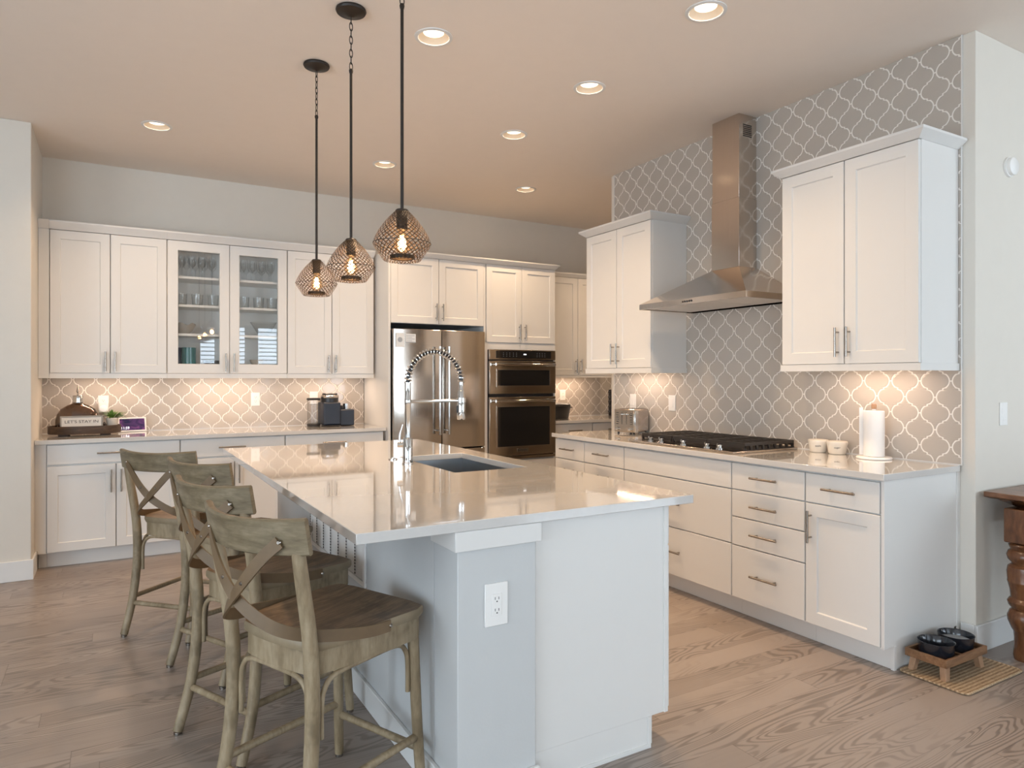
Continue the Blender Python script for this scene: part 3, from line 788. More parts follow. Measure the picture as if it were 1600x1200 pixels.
M['bulb'] = thin_glass('bulb_glass', (1.0, 0.90, 0.74), 0.03, base=0.05)
p = pendant()
p.location = (0.957, 2.488, H); p['label'] = 'nearest and largest looking bronze wire mesh pendant over the island'; p['group'] = 'wire pendants over the island'
dup(p, (0.955, 3.134, H), 0.3, 'middle bronze wire mesh pendant of the three over the island')
dup(p, (0.960, 3.780, H), 0.7, 'farthest bronze wire mesh pendant of the three, above the far island end')

# ================================================================ APPLIANCES
def curved_front(x0, x1, z0, z1, bow=0.007, n=20):
    """door slab whose front bows out gently towards the middle"""
    xs = [x0 + (x1 - x0) * i / n for i in range(n + 1)]
    poly = [(x, bow - bow * (1 - (2 * i / n - 1) ** 2)) for i, x in enumerate(xs)] + [(x1, 0.056), (x0, 0.056)]
    return MB().prism(poly, z0, z1)
def fridge():
    t = thing('refrigerator', 'stainless steel french door refrigerator between white tall panels', 'refrigerator', (2.114, 5.695, 0))
    w = 0.902; m = 0.462
    MB().box(0.004, w - 0.004, 0.062, 0.70, 0.03, 1.772).obj('body', M['black'], t, smooth=False)
    for x0, x1, hx in ((0, m - 0.003, m - 0.045), (m + 0.003, w, m + 0.045)):
        d = curved_front(x0, x1, 0.712, 1.782).obj('door', M['fridge'], t, bevel=0.004)
        h = MB().cyl((hx, -0.060, 0.84), (hx, -0.060, 1.63), 0.0115, seg=18)
        for z in (0.875, 1.595): h.cyl((hx, -0.060, z), (hx, -0.001, z), 0.009, seg=12)
        for z in (0.84, 1.615): h.cyl((hx, -0.060, z), (hx, -0.060, z + 0.016), 0.0135, seg=18)
        h.obj('handle', M['chrome'], d)
        if x0 == 0:
            MB().box(0.020, 0.098, -0.0012, -0.0003, 1.62, 1.745).obj('round_sticker_sheet', M['sticker'], d, smooth=False)
            MB().cyl((0.058, -0.0024, 1.685), (0.058, -0.0014, 1.685), 0.022, seg=24).obj('round_emblem', M['stickergrey'], d)
            s = MB().box(0.112, 0.205, -0.0012, -0.0003, 1.664, 1.738).obj('energy_sticker', M['sticker'], d, smooth=False)
            k = MB()
            for i in range(4): k.box(0.118, 0.17 + 0.025 * (i % 2), -0.0018, -0.0013, 1.676 + i * 0.015, 1.680 + i * 0.015)
            k.box(0.112, 0.205, -0.0018, -0.0013, 1.660, 1.668)
            k.obj('energy_sticker_print', M['stickergrey'], d, smooth=False)
    d = curved_front(0, w, 0.06, 0.698).obj('freezer_drawer', M['fridge'], t, bevel=0.004)
    h = MB().cyl((0.06, -0.060, 0.655), (w - 0.06, -0.060, 0.655), 0.0115, seg=18)
    for x in (0.10, w - 0.10): h.cyl((x, -0.060, 0.655), (x, -0.001, 0.655), 0.009, seg=12)
    h.obj('handle', M['chrome'], d)
    MB().box(0.02, w - 0.02, 0.05, 0.66, 0.001, 0.029).obj('base_grille', M['black'], t, smooth=False)
M['sticker'] = plain('sticker_white', (0.70, 0.74, 0.78), 0.35)
M['stickergrey'] = plain('sticker_print', (0.33, 0.37, 0.42), 0.4)
fridge()

def oven():
    t = thing('double_oven', 'built-in stainless microwave and oven combination in tall white cabinet', 'oven', (3.0785, 5.722, 0))
    w = 0.748
    MB().box(0.006, w - 0.010, 0.030, 0.62, 0.562, 1.618).obj('body', M['black'], t, smooth=False)
    p = MB().box(0, w, 0.004, 0.0275, 1.525, 1.619).obj('control_panel', M['steelh'], t, bevel=0.002)
    MB().box(0.07, w - 0.055, 0.0015, 0.0038, 1.538, 1.609).obj('display_glass', M['ovenglass'], p, smooth=False)
    MB().box(0.375, 0.405, 0.0005, 0.0014, 1.572, 1.583).obj('clock', M['clock'], p, smooth=False)
    b = MB()
    for cx in (0.15, 0.185, 0.22, 0.26, 0.295, 0.53, 0.56, 0.59, 0.62):
        for k in range(3): b.box(cx - 0.004, cx + 0.004, 0.0008, 0.0014, 1.556 + k * 0.016, 1.559 + k * 0.016)
    b.obj('key_marks', M['stickergrey'], p, smooth=False)
    for z0, z1, wz0, wz1, hz, nm in ((1.196, 1.512, 1.275, 1.425, 1.478, 'microwave_door'), (0.600, 1.166, 0.690, 1.070, 1.128, 'oven_door')):
        d = MB().box(0, w, 0.0, 0.0275, z0, z1).obj(nm, M['steelh'], t, bevel=0.003)
        MB().box(0.085, w - 0.075, -0.0032, -0.0002, wz0, wz1).obj('window', M['ovenglass'], d, smooth=False)
        f = MB()
        for bx in ((0.073, 0.0848), (w - 0.0748, w - 0.063)): f.box(bx[0], bx[1], -0.0045, -0.0002, wz0 - 0.012, wz1 + 0.012)
        f.box(0.0848, w - 0.0748, -0.0045, -0.0002, wz0 - 0.012, wz0 - 0.0002).box(0.0848, w - 0.0748, -0.0045, -0.0002, wz1 + 0.0002, wz1 + 0.012)
        f.obj('window_frame', M['steel'], d, smooth=False)
        h = MB().cyl((0.05, -0.052, hz), (w - 0.05, -0.052, hz), 0.0115, seg=18)
        for x in (0.055, w - 0.055): h.cyl((x, -0.052, hz), (x, -0.0002, hz), 0.011, seg=14)
        for x in (0.040, w - 0.058): h.cyl((x, -0.052, hz), (x + 0.018, -0.052, hz), 0.0145, seg=18)
        h.obj('handle', M['chrome'], d)
    MB().box(0.300, 0.428, -0.004, -0.0002, 0.632, 0.668).obj('badge', M['chrome'], d, bevel=0.001)
    text('badge_lettering', 'KitchenAid', 0.024, M['black'], d, (0.364, -0.0048, 0.650), (PI / 2, 0, 0), width=0.10)
    MB().box(0, w, 0.006, 0.0275, 0.566, 0.592).obj('vent_trim', M['steelh'], t, bevel=0.002)
M['clock'] = emissive('oven_clock', (0.85, 0.9, 1.0), 1.5)
oven()

def range_hood():
    t = thing('range_hood', 'stainless chimney range hood on the tiled wall above the cooktop', 'range hood', (3.155, 3.675, 1.82), -PI / 2)
    w, d = 0.927, 0.501
    c = MB()
    c.add([(0, 0, 0), (w, 0, 0), (w, d, 0), (0, d, 0), (0, 0, 0.036), (w, 0, 0.036), (w, d, 0.036), (0, d, 0.036),
           (0.346, 0.335, 0.25), (0.580, 0.335, 0.25), (0.580, d, 0.25), (0.346, d, 0.25),
           (0.012, 0.012, 0), (w - 0.012, 0.012, 0), (w - 0.012, d, 0), (0.012, d, 0),
           (0.012, 0.012, 0.012), (w - 0.012, 0.012, 0.012), (w - 0.012, d, 0.012), (0.012, d, 0.012)],
          [(0, 1, 5, 4), (1, 2, 6, 5), (3, 0, 4, 7), (4, 5, 9, 8), (5, 6, 10, 9), (7, 4, 8, 11), (2, 3, 7, 11, 10, 6), (8, 9, 10, 11),
           (1, 0, 12, 13), (2, 1, 13, 14), (0, 3, 15, 12), (12, 16, 17, 13), (13, 17, 18, 14), (15, 19, 16, 12), (16, 19, 18, 17), (3, 2, 14, 18, 19, 15)])
    c.obj('canopy', M['hood'], t, smooth=False)
    MB().box(0.346, 0.580, 0.335, d, 0.2505, 0.70).obj('lower_duct_cover', M['hood'], t, bevel=0.001)
    MB().box(0.349, 0.577, 0.338, d, 0.701, 1.2405).obj('upper_duct_cover', M['hood'], t, bevel=0.001)
    v = MB()
    for i in range(7): v.box(0.5772, 0.5785, 0.375, 0.455, 1.10 + i * 0.012, 1.106 + i * 0.012)
    v.obj('duct_vent', M['dark'], t, smooth=False)
    for i in range(3):
        MB().box(0.03 + i * 0.292, 0.03 + i * 0.292 + 0.282, 0.04, 0.45, 0.004, 0.0115).obj('grease_filter', M['filter'], t, bevel=0.002)
    for i in range(5): MB().cyl((0.42 + i * 0.019, -0.003, 0.018), (0.42 + i * 0.019, -0.0002, 0.018), 0.006, seg=14).obj('button', M['black'], t)
M['filter'] = plain('filter_mesh', (0.72, 0.69, 0.66), 0.4, 0.25, vary=0.1, scale=150)
range_hood()

def cooktop():
    t = thing('gas_cooktop', 'stainless gas cooktop with black cast iron grates on right counter', 'cooktop', (3.055, 3.672, 0.9145), -PI / 2)
    w, d = 0.925, 0.555
    MB().box(0, w, 0, d, 0, 0.013).obj('tray', M['steelh'], t, bevel=0.003)
    MB().box(0.015, w - 0.015, 0.105, d - 0.012, 0.0132, 0.016).obj('burner_well', M['iron'], t, smooth=False)
    for gx0, gx1 in ((0.016, 0.308), (0.314, 0.611), (0.617, 0.909)):
        g = MB(); y0, y1 = 0.108, 0.540; z0, z1 = 0.040, 0.056; b = 0.012
        g.box(gx0, gx1, y0, y0 + b, 0.026, z1).box(gx0, gx1, y1 - b, y1, 0.026, z1)
        g.box(gx0, gx0 + b, y0 + b, y1 - b, 0.040, z1).box(gx1 - b, gx1, y0 + b, y1 - b, 0.040, z1)
        g.box((gx0 + gx1) / 2 - 0.006, (gx0 + gx1) / 2 + 0.006, y0 + b, y1 - b, z0, z1)
        for k in range(1, 8):
            y = y0 + (y1 - y0) * k / 8; g.box(gx0 + b, (gx0 + gx1) / 2 - 0.006, y - 0.005, y + 0.005, z0, z1); g.box((gx0 + gx1) / 2 + 0.006, gx1 - b, y - 0.005, y + 0.005, z0, z1)
        for k in range(9):
            y = y0 + 0.006 + (y1 - y0 - 0.012) * k / 8
            for xx in (gx0, gx1 - b): g.frustum((xx, xx + b, y - 0.007, y + 0.007), (xx, xx + b, y - 0.012, y + 0.004), 0.0165, 0.0402)
        g.obj('grate', M['iron'], t, smooth=False)
    for bx, by, r in ((0.16, 0.22, 0.04), (0.16, 0.43, 0.032), (0.4625, 0.325, 0.055), (0.765, 0.22, 0.032), (0.765, 0.43, 0.04)):
        MB().lathe([(0, 0.0162), (r, 0.0162), (r, 0.024), (r * 0.85, 0.024), (r * 0.85, 0.034), (0, 0.036)], (bx, by, 0), 24, caps=False).obj('burner', M['iron'], t)
    for x in (0.17, 0.27, 0.472, 0.672, 0.770):
        k = MB().lathe([(0.0, 0.0132), (0.022, 0.0132), (0.021, 0.018), (0.0155, 0.021), (0.0165, 0.036), (0.013, 0.040), (0.0, 0.041)], (x, 0.052, 0), 20, caps=False)
        k.box(x - 0.005, x + 0.005, 0.032, 0.072, 0.036, 0.047)
        k.obj('knob', M['chrome'], t)
cooktop()

def sink():
    x0, x1, y0, y1 = 1.352, 1.762, 2.862, 3.610; zt, zb = 0.8825, 0.71
    t = thing('sink', 'undermount rectangular stainless sink in the island top', 'sink', (1.557, 3.236, zb))
    w = MB(); k = 0.004
    ox, oy, oz = 1.557, 3.236, zb
    def R(i, z): return [(x0 + i - ox, y0 + i - oy, z - oz), (x1 - i - ox, y0 + i - oy, z - oz), (x1 - i - ox, y1 - i - oy, z - oz), (x0 + i - ox, y1 - i - oy, z - oz)]
    rings = [R(-0.01, zt), R(0, zt), R(0.004, zb + 0.02), R(0.02, zb + 0.004), R(0.02, zb), R(-0.004, zb), R(-0.004, zt - 0.002), R(-0.01, zt - 0.002)]
    vs = [p for r in rings for p in r]; fs = []
    for i in (0, 1, 2): 
        for q in range(4): fs.append((i * 4 + q, i * 4 + (q + 1) % 4, i * 4 + 4 + (q + 1) % 4, i * 4 + 4 + q))
    fs.append((12, 13, 14, 15))
    for i in (5, 6):
        for q in range(4): fs.append((i * 4 + q, i * 4 + (q + 1) % 4, i * 4 + 4 + (q + 1) % 4, i * 4 + 4 + q))
    for q in range(4): fs.append((q, (q + 1) % 4, 28 + (q + 1) % 4, 28 + q))
    fs.append((20, 21, 22, 23))
    w.add(vs, fs); w.obj('basin', M['sinksteel'], t, smooth=False)
    MB().lathe([(0, 0.0045), (0.045, 0.0045), (0.042, 0.008), (0.02, 0.006), (0, 0.006)], (0, 0, 0), 24, caps=False).obj('drain', M['chrome'], t)
sink()

def faucet():
    t = thing('kitchen_faucet', 'tall chrome spring neck faucet beside the island sink', 'faucet', (1.291, 3.276, 0.9145))
    MB().lathe([(0, 0), (0.029, 0), (0.029, 0.006), (0.0255, 0.010), (0.0245, 0.125), (0.018, 0.135), (0, 0.135)], seg=28, caps=False).obj('base', M['chrome'], t)
    w = MB().lathe([(0, 0.1352), (0.0165, 0.1352), (0.0165, 0.30), (0.0175, 0.302), (0.0175, 0.33), (0.0165, 0.332), (0.0165, 0.412), (0, 0.412)], seg=24, caps=False)
    w.obj('post', M['chrome'], t)
    RX, zc, za, xe = 0.150, 0.413, 0.160, 0.300
    def arc(s):
        th = PI * (1 - s); return Vector((RX + RX * math.cos(th), 0, zc + za * math.sin(th)))
    path = [arc(i / 60) for i in range(61)]
    MB().tube(path, 0.0095, 10).obj('hose', M['black'], t)
    coil = []; turns = 27; n = turns * 12
    for i in range(n + 1):
        s = i / n; c = arc(s); T = (arc(min(1, s + 0.01)) - arc(max(0, s - 0.01))).normalized(); B = Vector((0, 1, 0)); N = T.cross(B)
        a = 2 * PI * turns * s; coil.append(c + N * 0.0165 * math.cos(a) + B * 0.0165 * math.sin(a))
    MB().tube(coil, 0.0037, 6).obj('spring', M['chrome'], t)
    w = MB().lathe([(0, 0.415), (0.0125, 0.414), (0.0125, 0.372), (0.016, 0.366), (0.017, 0.315), (0.0215, 0.30), (0.0225, 0.222), (0.020, 0.216), (0, 0.216)], (xe, 0, 0), 24, caps=False)
    h = w.obj('spray_head', M['chrome'], t)
    MB().box(xe - 0.0275, xe - 0.0215, -0.006, 0.006, 0.252, 0.290).obj('spray_button', M['black'], h, bevel=0.002)
    MB().tube([(0.0165, 0, 0.316), (xe - 0.023, 0, 0.316)], 0.0085, 14).lathe([(0.0185, 0.306), (0.0255, 0.306), (0.0255, 0.330), (0.0185, 0.330), (0.0185, 0.306)], (xe, 0, 0), 24, caps=False).obj('support_arm', M['chrome'], t)
    d = Vector((-0.865, 0.50, 0))
    l = MB().cyl(tuple(d * 0.02 + Vector((0, 0, 0.098))), tuple(d * 0.052 + Vector((0, 0, 0.098))), 0.0145, seg=18)
    l.tube([tuple(d * 0.042 + Vector((0, 0, 0.105))), tuple(d * 0.040 + Vector((0, 0, 0.15))), tuple(d * 0.024 + Vector((0, 0, 0.20)))], [0.007, 0.006, 0.0045], 10)
    l.obj('lever', M['chrome'], t)
faucet()
tag(MB().lathe([(0, 0), (0.024, 0), (0.024, 0.004), (0.019, 0.007), (0.012, 0.007), (0.012, 0.010), (0, 0.010)], seg=28, caps=False).obj('air_switch_button', M['chrome']),
    'small round chrome button on island top left of the faucet', 'button').location = (1.293, 3.495, 0.9145)
# ================================================================ STOOLS
def catmull(P, n=8):
    P = [Vector(p) for p in P]; out = []
    for i in range(len(P) - 1):
        p0 = P[max(i - 1, 0)]; p1, p2 = P[i], P[i + 1]; p3 = P[min(i + 2, len(P) - 1)]
        for k in range(n):
            t = k / n
            out.append(0.5 * ((2 * p1) + (-p0 + p2) * t + (2 * p0 - 5 * p1 + 4 * p2 - p3) * t * t + (-p0 + 3 * p1 - 3 * p2 + p3) * t ** 3))
    out.append(P[-1]); return out
seat_edge(M['stoolseat'])
def make_stool():
    t = thing('counter_stool', 'x', 'stool', group='cross back counter stools at the island')
    SZ = 0.615
    # seat : rounded trapezoid with a saddle dip
    half = [(0.235, 0.0), (0.235, 0.14), (0.225, 0.20), (0.185, 0.218), (0.05, 0.208), (-0.10, 0.195), (-0.165, 0.180), (-0.200, 0.140), (-0.210, 0.07), (-0.212, 0.0)]
    out = half + [(x, -y) for x, y in reversed(half[1:-1])]
    n = len(out); rings = []
    for s, dz in ((0.985, -0.030), (1.0, -0.022), (1.0, -0.006), (0.985, 0.0), (0.90, -0.002), (0.7, -0.008), (0.45, -0.013), (0.2, -0.015)):
        rings.append([(0.01 + (x - 0.01) * s, y * s, SZ + dz) for x, y in out])
    vs = [p for r in rings for p in r]; fs = [tuple(range(n - 1, -1, -1))]
    for i in range(len(rings) - 1):
        for k in range(n): fs.append((i * n + k, i * n + (k + 1) % n, (i + 1) * n + (k + 1) % n, (i + 1) * n + k))
    fs.append(tuple((len(rings) - 1) * n + k for k in range(n)))
    MB().add(vs, fs).obj('seat', M['stoolseat'], t)
    # seat frame under the board
    inner = [(0.01 + (x - 0.01) * 0.955, y * 0.955) for x, y in out]; core = [(0.01 + (x - 0.01) * 0.86, y * 0.86) for x, y in out]
    vs = [(x, y, SZ - 0.0302) for x, y in inner] + [(x, y, SZ - 0.098) for x, y in inner] + [(x, y, SZ - 0.098) for x, y in core] + [(x, y, SZ - 0.0302) for x, y in core]
    fs = []
    for i in range(4):
        j = (i + 1) % 4
        for k in range(n): fs.append((i * n + k, i * n + (k + 1) % n, j * n + (k + 1) % n, j * n + k))
    MB().add(vs, fs).obj('seat_frame', M['stool'], t)
    # legs
    for s in (1, -1):
        P = catmull([(0.196, s * 0.178, SZ - 0.031), (0.200, s * 0.183, 0.45), (0.208, s * 0.192, 0.2), (0.218, s * 0.200, 0.012)], 6)
        l = MB().tube(P, [0.0195 - 0.0035 * i / (len(P) - 1) for i in range(len(P))], 16).obj('leg', M['stool'], t)
        MB().cyl((0.218, s * 0.200, 0.0005), (0.218, s * 0.200, 0.0118), 0.0135, seg=14).obj('foot_cap', M['nickel'], l)
        P = catmull([(-0.258, s * 0.196, 0.885), (-0.240, s * 0.194, 0.78), (-0.216, s * 0.190, 0.64), (-0.205, s * 0.187, 0.50), (-0.207, s * 0.189, 0.36), (-0.229, s * 0.196, 0.18), (-0.276, s * 0.203, 0.012)], 6)
        l = MB().tube(P, [0.0185 + 0.003 * math.sin(PI * i / (len(P) - 1)) for i in range(len(P))], 16).obj('leg', M['stool'], t)
        MB().cyl((-0.276, s * 0.203, 0.0005), (-0.276, s * 0.203, 0.0118), 0.0145, seg=14).obj('foot_cap', M['nickel'], l)
    # stretchers
    def st(a, b): MB().tube([a, ((a[0] + b[0]) / 2, (a[1] + b[1]) / 2, (a[2] + b[2]) / 2), b], 0.0125, 12).obj('stretcher', M['stool'], t)
    for s in (1, -1): st((-0.226, s * 0.199, 0.195), (0.215, s * 0.1915, 0.195))
    st((0.212, 0.182, 0.155), (0.212, -0.182, 0.155)); st((-0.228, 0.186, 0.165), (-0.228, -0.186, 0.165))
    # bent brackets: an arch under each side, the back and the front
    def arch(p, q, zt, zb):
        a, b = Vector(p), Vector(q); d = (b - a).normalized(); r = 0.05
        P = [a + Vector((0, 0, zb)), a + Vector((0, 0, zt - r - 0.03)), a + d * 0.010 + Vector((0, 0, zt - 0.03)), a + d * r + Vector((0, 0, zt)), (a + b) / 2 + Vector((0, 0, zt + 0.004)), b - d * r + Vector((0, 0, zt)), b - d * 0.010 + Vector((0, 0, zt - 0.03)), b + Vector((0, 0, zt - r - 0.03)), b + Vector((0, 0, zb))]
        MB().tube(catmull(P, 6), 0.0078, 10).obj('bent_bracket', M['stool'], t)
    for s in (1, -1): arch((-0.173, s * 0.186, 0), (0.178, s * 0.176, 0), SZ - 0.107, 0.345)
    arch((-0.196, 0.160, 0), (-0.196, -0.160, 0), SZ - 0.107, 0.335)
    # back rail : curved board
    def railx(y): return -0.250 - 0.066 * (1 - (y / 0.232) ** 2)
    R = MB(); ys = [-0.232 + 0.464 * i / 24 for i in range(25)]; vs = []; fs = []
    for y in ys:
        k = 2 * y * 0.066 / 0.232 ** 2; L = math.hypot(1, k); nx, ny = 1 / L, -k / L; x = railx(y); e = abs(y) / 0.232
        zb, zt = 0.872 + 0.006 * e ** 4, 0.970 + 0.010 * e ** 2
        for dn, z in ((-0.0125, zb + 0.005), (-0.0125, zt - 0.006), (-0.006, zt), (0.006, zt), (0.0125, zt - 0.006), (0.0125, zb + 0.005), (0.006, zb), (-0.006, zb)):
            tilt = -(z - 0.92) * 0.18
            vs.append((x + nx * dn + tilt, y + ny * dn, z))
    for i in range(24):
        for k in range(8): fs.append((i * 8 + k, i * 8 + (k + 1) % 8, i * 8 + 8 + (k + 1) % 8, i * 8 + 8 + k))
    fs.append(tuple(range(7, -1, -1))); fs.append(tuple(24 * 8 + k for k in range(8)))
    R.add(vs, fs).obj('back_rail', M['stoolrail'], t)
    # crossed straps
    for s, off in ((1, 0.0), (-1, 0.0075)):
        P = [(-0.2985, -s * 0.170, 0.915), (-0.318, -s * 0.120, 0.868), (-0.330, -s * 0.05, 0.793), (-0.322, s * 0.02, 0.728), (-0.285, s * 0.10, 0.672), (-0.215, s * 0.150, 0.640), (-0.130, s * 0.190, 0.622), (-0.02, s * 0.2145, 0.605), (0.06, s * 0.2185, 0.600)]
        P = [(x + (off if i < 5 else 0), y, z) for i, (x, y, z) in enumerate(P)]
        Nn = [(-1, -s * 0.45, 0), (-1, -s * 0.3, 0), (-1, 0, 0.1), (-1, s * 0.3, 0.25), (-0.8, s * 0.7, 0.25), (-0.55, s, 0.2), (-0.3, s, 0.1), (-0.1, s, 0), (0, s, 0)]
        Pc = catmull(P, 6); Nc = []
        for i in range(len(P) - 1):
            for k in range(6): Nc.append(Vector(Nn[i]).lerp(Vector(Nn[i + 1]), k / 6))
        Nc.append(Vector(Nn[-1]))
        st_ = MB().ribbon(Pc, Nc, 0.034, 0.006).obj('cross_strap', M['strap'], t)
        for (p, nn) in ((P[0], Nn[0]), (P[2], Nn[2]), (P[-1], Nn[-1])):
            p = Vector(p); nn = Vector(nn).normalized()
            MB().cyl(p + nn * 0.002, p + nn * 0.0065, 0.0065, 0.004, seg=12).obj('rivet', M['nickel'], st_)
    return t
s = make_stool()
def place(o, fx, fy, deg):
    """fx, fy: midpoint between the front feet"""
    a = math.radians(deg); o.location = (fx - 0.218 * math.cos(a), fy - 0.218 * math.sin(a), 0); o.rotation_euler = (0, 0, a)
place(s, 0.781, 2.252, 24.3); s['label'] = 'nearest wooden cross back counter stool, in front of the island outlet side'
for fx, fy, deg, lab in ((0.745, 2.915, 25, 'second nearest cross back counter stool, its rail just behind the nearest one'),
                         (0.760, 3.620, 27, 'third cross back counter stool from the camera, mostly hidden behind its neighbour'),
                         (0.545, 4.315, 44, 'farthest cross back counter stool, turned with its whole X back showing')):
    d = dup(s, (0, 0, 0), 0, lab); place(d, fx, fy, deg)

# ================================================================ DINING TABLE (corner in view at the right)
def table():
    x0, x1, y0, y1 = 3.69, 4.75, -0.25, 1.752
    t = thing('dining_table', 'antique brown wooden table with turned leg at the right edge', 'table', ((x0 + x1) / 2, (y0 + y1) / 2, 0))
    cx, cy_ = (x0 + x1) / 2, (y0 + y1) / 2; hx, hy = (x1 - x0) / 2, (y1 - y0) / 2
    MB().frustum((-hx + 0.022, hx - 0.022, -hy + 0.022, hy - 0.022), (-hx, hx, -hy, hy), 0.762, 0.770).box(-hx, hx, -hy, hy, 0.770, 0.795).obj('top', M['tabletop'], t, bevel=0.004)
    MB().frustum((-hx + 0.10, hx - 0.10, -hy + 0.10, hy - 0.10), (-hx + 0.035, hx - 0.035, -hy + 0.035, hy - 0.035), 0.725, 0.7615).obj('under_molding', M['tablewood'], t, bevel=0.004)
    a = MB()
    for b in ((-hx + 0.13, hx - 0.13, -hy + 0.125, -hy + 0.145), (-hx + 0.13, hx - 0.13, hy - 0.145, hy - 0.125), (-hx + 0.09, -hx + 0.11, -hy + 0.2, hy - 0.2), (hx - 0.11, hx - 0.09, -hy + 0.2, hy - 0.2)): a.box(*b, 0.62, 0.7245)
    a.obj('apron', M['tablewood'], t, smooth=False)
    prof = [(0.0, 0.001), (0.046, 0.001), (0.050, 0.02), (0.046, 0.10), (0.049, 0.135), (0.058, 0.15), (0.072, 0.185), (0.074, 0.21), (0.064, 0.235), (0.055, 0.242), (0.070, 0.262), (0.074, 0.278), (0.066, 0.292), (0.060, 0.297), (0.064, 0.335), (0.073, 0.37), (0.074, 0.372), (0.074, 0.378), (0.073, 0.381), (0.076, 0.42), (0.072, 0.445), (0.056, 0.458), (0.058, 0.465), (0.072, 0.48), (0.077, 0.50), (0.070, 0.52), (0.060, 0.527), (0.066, 0.54), (0.069, 0.549), (0.060, 0.558), (0.0, 0.56)]
    for sx in (-1, 1):
        for sy in (-1, 1):
            lx, ly = sx * (hx - 0.085), sy * (hy - 0.145)
            l = MB().box(lx - 0.066, lx + 0.066, ly - 0.066, ly + 0.066, 0.5605, 0.7245).obj('leg', M['tablewood'], t, bevel=0.006)
            MB().lathe(prof, (lx, ly, 0), 32, caps=False).obj('turned_post', M['tablewood'], l)
table()

# ================================================================ PET CORNER
def woven():
    m, nt, b = new_mat('woven_rush')
    co = objco(nt); sep = nt.nodes.new('ShaderNodeSeparateXYZ'); link(nt, co, sep.inputs[0])
    a = math_(nt, 'SINE', math_(nt, 'MULTIPLY', sep.outputs[0], 420.0)); c = math_(nt, 'SINE', math_(nt, 'MULTIPLY', sep.outputs[1], 330.0))
    h = math_(nt, 'ADD', math_(nt, 'MULTIPLY', math_(nt, 'ADD', math_(nt, 'MULTIPLY', a, 0.35), c), 0.20), noise(nt, mapping(nt, co, (1.0, 2.2, 1.0)), 70, 4, 0.7))
    link(nt, ramp(nt, h, [(0.15, (0.17, 0.105, 0.055)), (0.55, (0.42, 0.295, 0.175)), (0.95, (0.62, 0.48, 0.33))]), b.inputs['Base Color'])
    b.inputs['Roughness'].default_value = 0.75; bump(nt, b, h, 0.7, 0.004); return m
M['rush'] = woven()
def mat_():
    t = thing('woven_mat', 'tan woven rush mat on the floor under the pet bowls', 'mat', (3.370, 1.695, 0.001))
    hx, hy = 0.245, 0.150
    def rr(a, b, r, n=5):
        P = []
        for cx, cy2, a0 in ((a - r, b - r, 0), (-a + r, b - r, 90), (-a + r, -b + r, 180), (a - r, -b + r, 270)):
            for k in range(n + 1):
                th = math.radians(a0 + 90 * k / n); P.append((cx + r * math.cos(th), cy2 + r * math.sin(th)))
        return P
    MB().prism(rr(hx - 0.006, hy - 0.006, 0.02), 0, 0.007).obj('weave', M['rush'], t, smooth=False)
    P = rr(hx - 0.004, hy - 0.004, 0.022)
    MB().tube([(x, y, 0.0055) for x, y in P], 0.0052, 8, closed=True).obj('braided_edge', M['rush'], t)
mat_()
def feeder():
    t = thing('pet_feeder_stand', 'low wooden tray stand on short legs holding two black bowls', 'pet feeder', (3.338, 1.742, 0.0085))
    hx, hy = 0.173, 0.092; zb, zt = 0.064, 0.098
    MB().box(-hx + 0.012, hx - 0.012, -hy + 0.012, hy - 0.012, zb, zb + 0.010).obj('tray_floor', M['acacia'], t, smooth=False)
    w = MB().box(-hx, hx, -hy, -hy + 0.0118, zb - 0.002, zt).box(-hx, hx, hy - 0.0118, hy, zb - 0.002, zt).box(-hx, -hx + 0.0118, -hy + 0.0118, hy - 0.0118, zb - 0.002, zt).box(hx - 0.0118, hx, -hy + 0.0118, hy - 0.0118, zb - 0.002, zt)
    w.box(-0.006, 0.006, -hy + 0.0122, hy - 0.0122, zb + 0.0102, zb + 0.022)
    w.obj('rim', M['acacia'], t, bevel=0.0015)
    for sx in (-1, 1):
        for sy in (-1, 1):
            cx, cy2 = sx * (hx - 0.038), sy * (hy - 0.028); dx, dy = sx * 0.012, sy * 0.008
            MB().frustum((cx + dx - 0.016, cx + dx + 0.016, cy2 + dy - 0.012, cy2 + dy + 0.012), (cx - 0.018, cx + 0.018, cy2 - 0.014, cy2 + 0.014), 0, zb - 0.0025).obj('leg', M['legwood'], t, bevel=0.001)
feeder()
M['bowl'] = plain('black_ceramic', (0.016, 0.018, 0.024), 0.18, coat=0.3)
M['water'] = plain('kibble_white', (0.50, 0.52, 0.54), 0.15)
def bowl(x, lab, fill):
    t = thing('pet_bowl', lab, 'bowl', (x, 1.742, 0.0085 + 0.0745), 0, 'black pet bowls')
    prof = [(0.0, 0.0), (0.067, 0.0), (0.071, 0.006), (0.0745, 0.063), (0.0765, 0.067), (0.074, 0.068), (0.070, 0.063), (0.065, 0.014), (0.0, 0.012)]
    MB().lathe(prof, (0, 0, 0), 48, caps=False, sy=1.0).obj('shell', M['bowl'], t)
    if fill: MB().lathe([(0, 0.040), (0.067, 0.040)], (0, 0, 0), 32, caps=False, sy=1.0).obj('water', M['water'], t)
bowl(3.2545, 'black pet bowl on the stand, left one in front of the cabinet panel, empty', False)
bowl(3.4215, 'black pet bowl on the stand, right one with pale contents', True)
